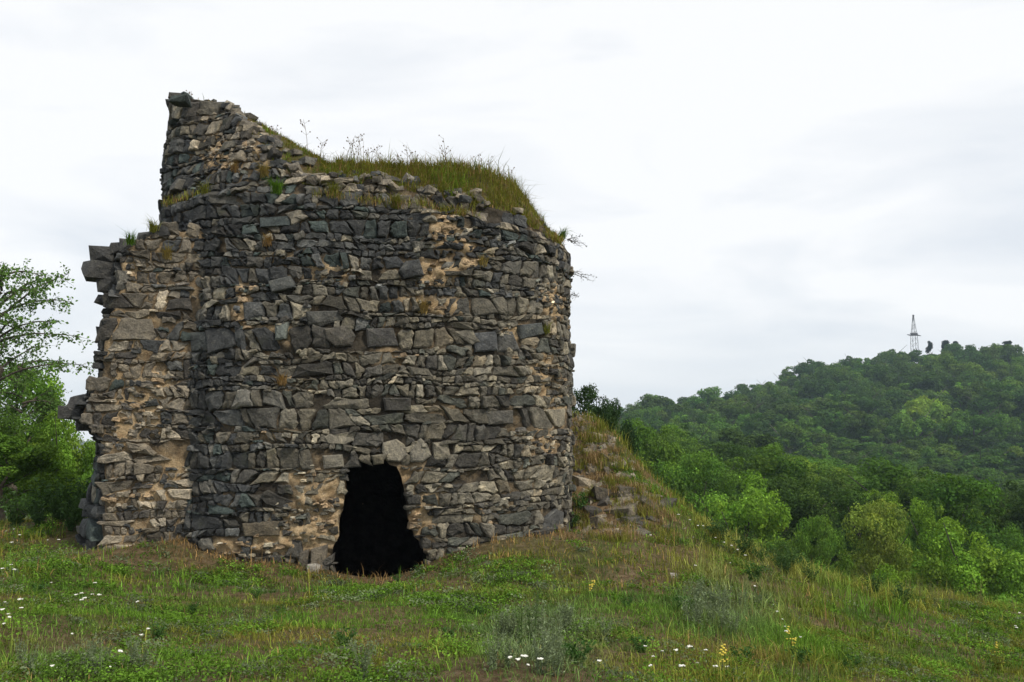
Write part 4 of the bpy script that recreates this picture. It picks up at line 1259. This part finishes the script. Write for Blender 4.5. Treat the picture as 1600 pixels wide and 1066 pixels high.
# keep those that show: march from near to far with a horizon buffer
sel.sort(key=lambda a: a[1])
hor = np.full(1800, 2000.0)
for a_, b_ in [(0, 890), (890, 960)]:
    hor[a_:b_] = 640
crest = np.interp(np.arange(1800), [900, 960, 1050, 1150, 1300, 1500, 1800], [640, 665, 780, 850, 905, 935, 950])
hor = np.minimum(hor, crest + 6)
vis = []
for X, Y, rad, px in sel:
    z = zfull(X, Y); ht = min(rad * 2 * rr_.uniform(1.0, 1.35) + .8, (16.0 if Y > 200 else 9.5) * rr_.uniform(.85, 1.1))
    tp_ = proj(np.array([X, Y, z + ht])); wpx = rad * F / Y
    a = int(max(tp_[0] - wpx * .8, 0)); b = int(min(tp_[0] + wpx * .8, 1799))
    if a >= b or a > 1690: continue
    if Y > 270 and abs(tp_[0] - 1429) < wpx * .75 + 5 and tp_[1] < 547: ht *= .72; tp_ = proj(np.array([X, Y, z + ht]))
    if np.mean(hor[a:b] > tp_[1] + 4) < 0.25: continue
    hor[a:b] = np.minimum(hor[a:b], tp_[1] + wpx * 0.5)
    vis.append((X, Y, z, rad, ht, tp_))
print("forest visible", len(vis), sum(v[5][0] < 1600 for v in vis))
def where_label(tp_, Y, tone):
    x, y = tp_
    row = ("behind the grassy slope" if Y < 75 else "in the hollow" if Y < 105 else "low on the wooded slope" if Y < 150 else "halfway up the slope" if Y < 200 else
           "on the upper slope" if Y < 255 else "just under the ridge" if Y < 300 else "on the ridge line")
    col = ("near the tower" if x < 1000 else "above the rubble bank" if x < 1060 else "above the flowery slope" if x < 1130 else "above the feathery tree" if x < 1200 else "where the ridge starts rising" if x < 1260 else
           "below the ridge's left dome" if x < 1330 else "above the rusty tree" if x < 1400 else "under the pylon" if x < 1455 else "under the pine pair" if x < 1520 else "under the pointed pine" if x < 1580 else "at the picture edge")
    return f"{tone} tree {row} {col}"
TONES = []
for _v in vis:
    _r = rr_.random()
    _br = _v[1] > 190 and not (1330 < _v[5][0] < 1520 and _v[5][1] > 585)
    if _br: _r *= .62
    TONES.append(("dark green", G_DARK) if _r < .42 else ("mid green", G_MID) if _r < .82 else ("light green", G_BRIGHT))
BASE = [where_label(_v[5], _v[1], _t[0]) for _v, _t in zip(vis, TONES)]
ORD = ["", "second", "third", "fourth", "fifth", "sixth", "seventh", "eighth", "ninth", "tenth", "eleventh", "twelfth", "thirteenth", "fourteenth", "fifteenth", "sixteenth"]
def full_label(i):
    same = sorted([k for k in range(len(vis)) if BASE[k] == BASE[i]], key=lambda k: vis[k][5][0])
    n = len(same); k = same.index(i)
    if n == 1: return BASE[i]
    o = "leftmost" if k == 0 else "rightmost" if k == n - 1 else f"{ORD[min(k, 15)]} from left"
    return f"{BASE[i]}, {o}"
for i, (X, Y, z, rad, ht, tp_) in enumerate(vis):
    v = rr_.randrange(len(FSP))
    g = float(fb(X / 30, Y / 30, 150))
    tone, colr = TONES[i]
    kk = rr_.uniform(.78, 1.1) * (.78 if Y < 200 else 1.0); colr = (colr[0] * kk * rr_.uniform(.9, 1.15), colr[1] * kk, colr[2] * kk, 1)
    lab = full_label(i)
    if Y < 120:
        v = rr_.randrange(5); t = copy_thing(used[v], lab); t.name = "forest_tree"; t['group'] = GRP_FAR; setcol(t, colr)
        t.location = (X, Y, z - .3); sc = rad * 2 / 6.0
        t.scale = (sc, sc, ht / (specs[v][1] + specs[v][2])); t.rotation_euler = (0, 0, rr_.uniform(0, 6.28))
        continue
    src = next((s for s in far_src if s[0] == v), None)
    if src is None:
        t = make_tree("forest_tree", lab, *FSP[v], colr, GRP_FAR, .14, .36, .8); far_src.append((v, t))
    else: t = copy_thing(src[1], lab)
    setcol(t, colr)
    t.location = (X, Y, z - .3); sc = rad * 2 / 8.0
    t.scale = (sc, sc, ht / (FSP[v][1] + FSP[v][2])); t.rotation_euler = (0, 0, rr_.uniform(0, 6.28))

# pines on the ridge
def make_pine(lab, seed, W=4.0, H=7.0):
    r = np.random.default_rng(seed)
    t = thing("pine_tree", lab, "pine", (0, 0, 0), "dark pines along the ridge")
    B = []
    for k in range(11):
        f = r.uniform(.45, 1.0); a = r.uniform(0, 6.28); q = (1.08 - f) * W * .62
        B.append((np.array([math.cos(a) * q * r.uniform(.3, 1), math.sin(a) * q * r.uniform(.3, 1), f * H]), r.uniform(.5, .9), .5))
    c = obj("crown", crown_mesh("crown", r, B, 2600, .24), t); c.color = (.014, .024, .013, 1)
    obj("trunk", trunk_mesh("trunk", r, H * .98, W, .13, 5), t)
    return t
for lab, px, yt, wpx, sd_ in [("small split-topped pine just right of the pylon", 1452, 530, 18, 1), ("wide dark pine on the ridge right of the pylon, beside another", 1476, 528, 24, 2), ("round-headed pine on the ridge, second of a close pair", 1492, 531, 20, 3),
                              ("tall pointed pine near the right end of the ridge", 1572, 530, 40, 4), ("low broad pine on the ridge between the pair and the pointed one", 1520, 540, 28, 5)]:
    t = make_pine(lab, 600 + sd_)
    Y = 338.0; X = ray(px, yt)[0] * Y; zt_ = P(px, yt, Y)[2]; Hh = 15.0
    t.location = (X, Y, zt_ - Hh); sc = wpx * Y / F / 4.0
    t.scale = (sc, sc, Hh / 7.4)
for lab, px, yt, wpx, Y, v in [("dark bushy tree behind the bank just right of the tower", 918, 592, 100, 21.5, 3), ("small dark tree showing between the bank and the wood", 950, 618, 84, 22.5, 4)]:
    t = copy_thing(used[v], lab); t['group'] = "dark trees behind the bank"; setcol(t, (.030, .062, .022, 1))
    stand(t, px, yt, Y, wpx, 6.0, specs[v][1] + specs[v][2])

# pylon
PY = 346.0
pb = P(1429, 545, PY); ptop = P(1429, 493, PY)[2]; pz = pb[2] - 12
py_ = thing("pylon", "slim steel lattice pylon standing on the wooded ridge", "pylon", (pb[0], PY, pz))
HH = ptop - pz
def pw(f): return 1.0 if f < 0.62 else 1.0 * (1 - (f - .62) / .38) + .12 * ((f - .62) / .38)
lv_ = [0, .1, .2, .3, .4, .5, .58, .66, .76, .87, 1.0]
for sx in (-1, 1):
    for sy in (-1, 1):
        mb = MB(); tube(mb, [(sx * pw(f), sy * pw(f), f * HH) for f in lv_], .085, 4)
        obj("leg", mb.mesh("leg", M_STEEL), py_)
mb = MB()
for a, b in zip(lv_[:-1], lv_[1:]):
    for sg in (-1, 1):
        tube(mb, [(-pw(a), sg * pw(a), a * HH), (pw(b), sg * pw(b), b * HH)], .055, 3)
        tube(mb, [(sg * pw(a), -pw(a), a * HH), (sg * pw(b), pw(b), b * HH)], .055, 3)
obj("lattice_bracing", mb.mesh("lattice_bracing", M_STEEL), py_)
mb = MB(); ca = .70 * HH
for sy in (-.5, .5):
    tube(mb, [(-2.7, 0, ca), (-1.2, sy * 2, ca - .3), (1.2, sy * 2, ca - .3), (2.7, 0, ca - .5)], .11, 4)
obj("cross_arm", mb.mesh("cross_arm", M_STEEL), py_)
mb = MB(); V, T = block((2.7, 2.2, 1.0), random.Random(3)); mb.add(V + np.array([0, 0, ca + .2]), T); obj("platform", mb.mesh("platform", M_STEEL), py_)
mb = MB(); V, T = block((.7, .7, .7), random.Random(4)); mb.add(V + np.array([0, 0, HH]), T); obj("top_cap", mb.mesh("top_cap", M_STEEL), py_)

# left-hand trees
def airy_tree(lab, px, Y, H, seed, color, nlimb=26, spread=3.4, leafs=14, lsize=.085, f0=.3):
    r = random.Random(seed)
    X = ray(px, 600)[0] * Y; z = zfull(X, Y)
    t = thing("birch_tree", lab, "tree", (X, Y, z - .2), "trees left of the wall stub")
    tb = MB(); bm_ = MB(); C = []; 
    tp_ = [np.array([r.gauss(0, .06) * k, r.gauss(0, .06) * k, H * k / 8]) for k in range(9)]
    tube(tb, tp_, np.linspace(.13, .02, 9), 8)
    for k in range(nlimb):
        f = f0 + (1 - f0) * (k + r.random()) / nlimb
        b = tp_[0] + (tp_[8] - tp_[0]) * f; a = r.uniform(0, 6.28)
        L = spread * (1.15 - f * .75) * r.uniform(.7, 1.15)
        n = 9; pts = [b]; d = np.array([math.cos(a), math.sin(a), r.uniform(.5, .95)])
        for q in range(1, n):
            d = d + np.array([r.gauss(0, .12), r.gauss(0, .12), -.085 + r.gauss(0, .07)]); d /= np.linalg.norm(d)
            pts.append(pts[-1] + d * L / (n - 1))
        tube(bm_, pts, np.linspace(.032, .005, n), 5)
        for q in range(2, n):
            for _ in range(3):
                e = np.array(pts[q]); dd = d * .5 + np.array([r.gauss(0, .8), r.gauss(0, .8), r.gauss(-.05, .5)]); dd /= np.linalg.norm(dd)
                Lt = r.uniform(.2, .55) * (1.1 - .4 * q / n); tw = [e]
                for _k in range(3):
                    dd = dd + np.array([r.gauss(0, .2), r.gauss(0, .2), -.14]); tw.append(tw[-1] + dd * Lt / 3)
                tube(bm_, tw, [.006, .004, .003, .002], 3)
                for _k in range(leafs):
                    u = r.random() ** .7 * 2.99; i_ = int(u); w_ = tw[i_] + (tw[i_ + 1] - tw[i_]) * (u - i_)
                    C.append(w_ + np.array([r.gauss(0, .05), r.gauss(0, .05), r.gauss(-.02, .05)]))
    obj("trunk", tb.mesh("trunk", M_BARK), t); obj("branches", bm_.mesh("branches", M_BARK), t)
    C = np.array(C); n = len(C)
    V, Fc, tt_ = leaves_np(C, lsize * RNG.uniform(.7, 1.3, n), RNG.normal(size=(n, 3)) + np.array([0, 0, .5]), RNG.lognormal(0, .25, (n, 1)) * np.ones(3), .62)
    c = obj("crown", mesh_np("crown", V, Fc, M_LEAF, tt_), t); c.color = color
    return t
airy_tree("airy birch with loose hanging twigs at the picture's left edge", -35, 19.0, 5.9, 71, (.10, .185, .045, 1), 34, 2.9, 12, .078, .33)
airy_tree("slender young birch in front of the sky left of the wall stub", 40, 23.0, 5.2, 72, (.09, .17, .042, 1), 24, 1.9, 12, .08, .25)
GL = "trees left of the wall stub"
for lab, px, yt, Y, wpx, v, colr, sd_ in [("lush mid green tree left of the wall stub", 45, 560, 24, 170, 1, (.115, .225, .032, 1), 0), ("low light green bush-like tree beside the stub's foot", 95, 640, 21.5, 110, 2, (.13, .235, .035, 1), 0),
                                    ("dark green tree at the left edge of the picture below the birch", -20, 610, 20, 150, 3, (.085, .165, .030, 1), 0), ("round green tree behind the lush one at left", 110, 700, 28, 120, 0, (.09, .18, .034, 1), 0),
                                    ("broad low tree filling the gap at the far left", 10, 690, 19.0, 190, 4, (.10, .20, .032, 1), 0)]:
    t = copy_thing(used[v], lab); t['group'] = GL; setcol(t, colr)
    stand(t, px, yt, Y, wpx, 6.0, specs[v][1] + specs[v][2])

# ------------------------------------------------------------------ herbs, shrubs and flowers
def herb(seed, hh, stems, col, lsize, spread=.5, dens=16):
    r = random.Random(seed); sb = MB(); C = []; 
    for _ in range(stems):
        a = r.uniform(0, 6.28); L = hh * r.uniform(.6, 1.05); ln = r.uniform(.05, spread)
        pts = [np.array([math.cos(a) * ln * L * f ** 1.5 + r.gauss(0, .004), math.sin(a) * ln * L * f ** 1.5, L * f]) + np.array([math.cos(a), math.sin(a), 0]) * .02 for f in np.linspace(0, 1, 5)]
        tube(sb, pts, np.linspace(.005, .002, 5), 4, np.array(col) * 1.1)
        for _k in range(dens):
            f = r.uniform(.1, 1) * 3.99; i_ = int(f); p = pts[i_] + (pts[i_ + 1] - pts[i_]) * (f - i_)
            C.append(p + np.array([r.gauss(0, .025), r.gauss(0, .025), r.gauss(0, .015)]))
    C = np.array(C); n = len(C)
    V, Fc, tt_ = leaves_np(C, lsize * RNG.uniform(.6, 1.4, n), RNG.normal(size=(n, 3)) + np.array([0, 0, .5]), np.array(col) * RNG.lognormal(0, .25, (n, 1)), .38)
    return sb.mesh("stem", M_PLANT), mesh_np("foliage", V, Fc, M_PLANT, tt_)
HV = {}
def put_herb(kind, lab, px, py, sc, grp, cat="plant", name="herb_plant"):
    g = ground_at(px, py)
    if g is None: return None
    if kind not in HV:
        hh, st, col, ls, sp, dn, sd_ = {"sage": (.42, 11, (.145, .185, .105), .036, .35, 26, 1), "tall": (.6, 7, (.095, .15, .05), .036, .14, 30, 2), "green": (.26, 12, (.05, .11, .028), .055, .7, 14, 3),
                                "yellow": (.34, 9, (.17, .18, .035), .034, .35, 18, 4), "pale": (.62, 6, (.19, .19, .075), .03, .3, 9, 5), "bushy": (.5, 16, (.05, .095, .03), .06, .8, 26, 6)}[kind]
        HV[kind] = [herb(sd_ * 10 + v, hh, st, col, ls, sp, dn) for v in range(2)]
    sm, fm = random.choice(HV[kind])
    t = thing(name, lab, cat, g - np.array([0, 0, .02]), grp)
    obj("stem", sm, t); obj("foliage", fm, t)
    t.rotation_euler = (0, 0, random.uniform(0, 6.28)); t.scale = (sc, sc, sc)
    return t
random.seed(5)
put_herb("tall", "tall upright pale green weed in the foreground middle", 832, 1012, .8, "tall weeds")
put_herb("tall", "second upright pale weed just left of the tallest foreground one", 815, 1020, .65, "tall weeds")
for i in range(16):
    put_herb("sage", "grey-green mugwort clump in the foreground middle", random.gauss(835, 55), random.uniform(985, 1062), random.uniform(.45, .8), "grey-green mugwort clumps", "weed", "mugwort_plant")
for i in range(16):
    put_herb("sage", "grey-green mugwort clump on the slope right of the middle", random.gauss(1130, 45), random.uniform(930, 1000), random.uniform(.55, .95), "grey-green mugwort clumps", "weed", "mugwort_plant")
for i in range(9):
    put_herb("sage", "grey-green mugwort clump in the lower left corner", random.uniform(20, 260), random.uniform(1010, 1060), random.uniform(.35, .6), "grey-green mugwort clumps", "weed", "mugwort_plant")
put_herb("yellow", "yellowish bushy weed at the bottom edge left of the middle", 590, 1060, .6, "yellowish weeds")
put_herb("sage", "grey weed beside the yellowish one at the bottom edge", 565, 1062, .6, "grey-green mugwort clumps", "weed", "mugwort_plant")
put_herb("pale", "tall pale dry weed with bare stems at the wall stub's foot", 140, 832, 1.05, "pale weeds by the wall stub", "weed")
put_herb("pale", "second pale weed beside the bare-stemmed one at the stub's foot", 158, 830, .9, "pale weeds by the wall stub", "weed")
put_herb("green", "bright green weed growing on the rubble right of the tower", 905, 800, 1.3, "green weeds")
put_herb("green", "low green weed at the tower's right foot", 895, 822, 1.0, "green weeds")
put_herb("green", "leafy green weed on the slope left of the mugwort", 1072, 962, .9, "green weeds")
put_herb("green", "dark leafy weed on the right meadow slope below the crest", 1180, 908, 1.2, "green weeds")
for x, y, s_ in [(905, 1040, .7), (880, 1030, .6), (700, 1000, .5), (60, 930, .7), (250, 1000, .6), (440, 960, .5), (540, 1010, .55), (750, 960, .5), (980, 950, .5), (1250, 1040, .8), (1000, 1020, .6), (300, 960, .5), (640, 890, .6), (655, 895, .5), (620, 910, .5), (1160, 1040, .7), (1330, 1050, .6), (400, 935, .5)]:
    put_herb("green", "small leafy weed in the short foreground turf", x, y, s_, "small leafy weeds in the turf", "weed")
for x, y, s_, lab in [(1560, 1050, .9, "yellow-green bushy weed in the lower right corner"), (1590, 1020, 1.0, "yellow-green weed at the right edge above the corner one"), (1530, 1062, .8, "low yellow-green weed left of the corner one")]:
    put_herb("yellow", lab, x, y, s_, "yellowish weeds")
for x, y, s_ in [(60, 822, 1.3), (95, 815, 1.6), (125, 812, 1.4), (25, 825, 1.2), (110, 830, 1.2), (75, 800, 1.5)]:
    put_herb("bushy", "dark green low shrub in the clump left of the wall stub", x, y, s_, "dark shrubs by the wall stub", "shrub", "low_shrub")
for i in range(26):
    x = random.uniform(1080, 1420); y = np.interp(x, [1050, 1150, 1300, 1420], [800, 856, 910, 930]) + random.uniform(2, 20)
    put_herb("bushy" if i % 2 else "yellow", "leafy weed on the crest of the right-hand slope", x, y, random.uniform(.5, .9), "weeds along the crest of the slope", "weed")
for i in range(14):
    put_herb("pale", "straw-coloured weed at the far edge of the right meadow", random.uniform(1390, 1600), random.uniform(925, 965), random.uniform(.6, 1.0), "straw-coloured weeds at the meadow edge", "weed")

def flower_meshes(seed, yellow=False):
    r = random.Random(seed); sb = MB(); hb = MB(); H_ = r.uniform(.16, .24)
    tube(sb, [(0, 0, 0), (.01, 0, H_ * .5), (.005, .01, H_)], [.003, .0025, .002], 4, (.09, .13, .04))
    for k in range(9):
        a = r.uniform(0, 6.28); q = .030 * math.sqrt(r.random())
        e = (.005 + math.cos(a) * q, .01 + math.sin(a) * q, H_ + .02 + r.uniform(-.006, .006) - (.16 * r.random() if yellow else 0))
        tube(sb, [(.005, .01, min(H_, e[2])), e], [.0015, .001], 3, (.09, .13, .04))
        V, T = block((.026, .026, .011), r); hb.add(V + np.array(e), T)
    return sb.mesh("stem", M_PLANT), hb.mesh("flower_head", M_YELLOW if yellow else M_PETAL)
FM = [flower_meshes(k) for k in range(4)]; FY = [flower_meshes(20 + k, True) for k in range(2)]
FL = {"at the left edge of the turf": [(12, 809), (30, 842), (17, 854), (74, 847), (91, 851), (16, 890), (22, 898), (4, 897), (79, 913), (6, 947), (30, 958), (4, 966), (13, 965), (32, 965), (5, 987), (13, 985), (10, 830), (22, 828)],
      "in the clump near the lower left": [(147, 924), (143, 935), (119, 939), (127, 939), (127, 946), (131, 953), (153, 941)],
      "scattered in the lower left turf": [(112, 1002), (214, 957), (221, 1002), (230, 1003), (82, 1054), (170, 1053), (186, 1051)],
      "at the bottom edge below the mugwort": [(797, 1050), (819, 1059), (811, 1048), (844, 1061), (825, 1056)],
      "in the turf at the foot of the right slope": [(1064, 948), (1008, 1017), (1021, 1036), (1035, 1028), (1058, 1032), (1078, 1035), (1103, 1026), (1116, 1052), (1118, 1057), (1137, 1057), (1067, 1060), (1017, 1062), (1090, 1045), (935, 1050)],
      "along the line running down the right slope": [(1209, 950), (1216, 963), (1227, 984), (1230, 996), (1252, 1001), (1223, 971), (1190, 940), (1180, 925)],
      "on the upper right slope near the crest": [(1084, 839), (1106, 837), (1153, 866), (1078, 815), (1098, 825), (1091, 828), (1141, 882), (1016, 840), (1087, 892), (1131, 850), (1142, 858), (1118, 845), (1060, 812), (1070, 826), (1165, 875), (1010, 700), (985, 690), (1000, 712)],
      "at the right edge of the meadow": [(1587, 980), (1594, 967), (1589, 990)]}
for zone, L in FL.items():
    for x, y in L:
        g = ground_at(x, y + 8)
        if g is None: continue
        t = thing("white_wildflower", f"small white wildflower {zone}", "wildflower", g, "white wildflowers in the grass")
        sm, hm = random.choice(FM)
        obj("stem", sm, t); obj("flower_head", hm, t)
        s_ = random.uniform(.32, .62) * (1.0 if g[1] < 11 else 1.1); t.scale = (s_, s_, s_); t.rotation_euler = (0, 0, random.uniform(0, 6.28))
for x, y, lab in [(926, 925, "tall yellow flower spike in the turf right of the doorway"), (922, 932, "second yellow flower spike beside the tall one"), (1232, 1012, "yellow flower on the right slope"), (1240, 1020, "lower yellow flower on the right slope"), (1132, 1048, "yellow flower low at the bottom edge, right of the middle"), (1128, 1052, "small yellow flower at the bottom edge beside another"), (1558, 1030, "yellow flower in the lower right corner bush")]:
    g = ground_at(x, y)
    t = thing("yellow_wildflower", lab, "wildflower", g, "yellow wildflowers")
    sm, hm = random.choice(FY)
    obj("stem", sm, t); obj("flower_head", hm, t); t.scale = (.8,) * 3

# ------------------------------------------------------------------ haze
def haze(density):
    m, t = newmat("haze_air")
    v = N(t, "ShaderNodeVolumePrincipled", {'Color': (.62, .80, .98, 1), 'Density': density, 'Anisotropy': 0.0})
    o = t.nodes.new("ShaderNodeOutputMaterial"); t.links.new(v.outputs[0], o.inputs['Volume'])
    x0, x1, y0, y1, z0, z1 = -640, 640, -260, 1200, float(min(AZ.min(), GZ.min())) - 1.0, max(ptop + 3, 45)
    V = [(x, y, z) for x in (x0, x1) for y in (y0, y1) for z in (z0, z1)]
    Fh = [(0, 1, 3, 2), (4, 6, 7, 5), (0, 4, 5, 1), (2, 3, 7, 6), (0, 2, 6, 4), (1, 5, 7, 3)]
    obj("haze", mesh_np("haze", V, Fh, m), kind="stuff")
haze(0.0003)
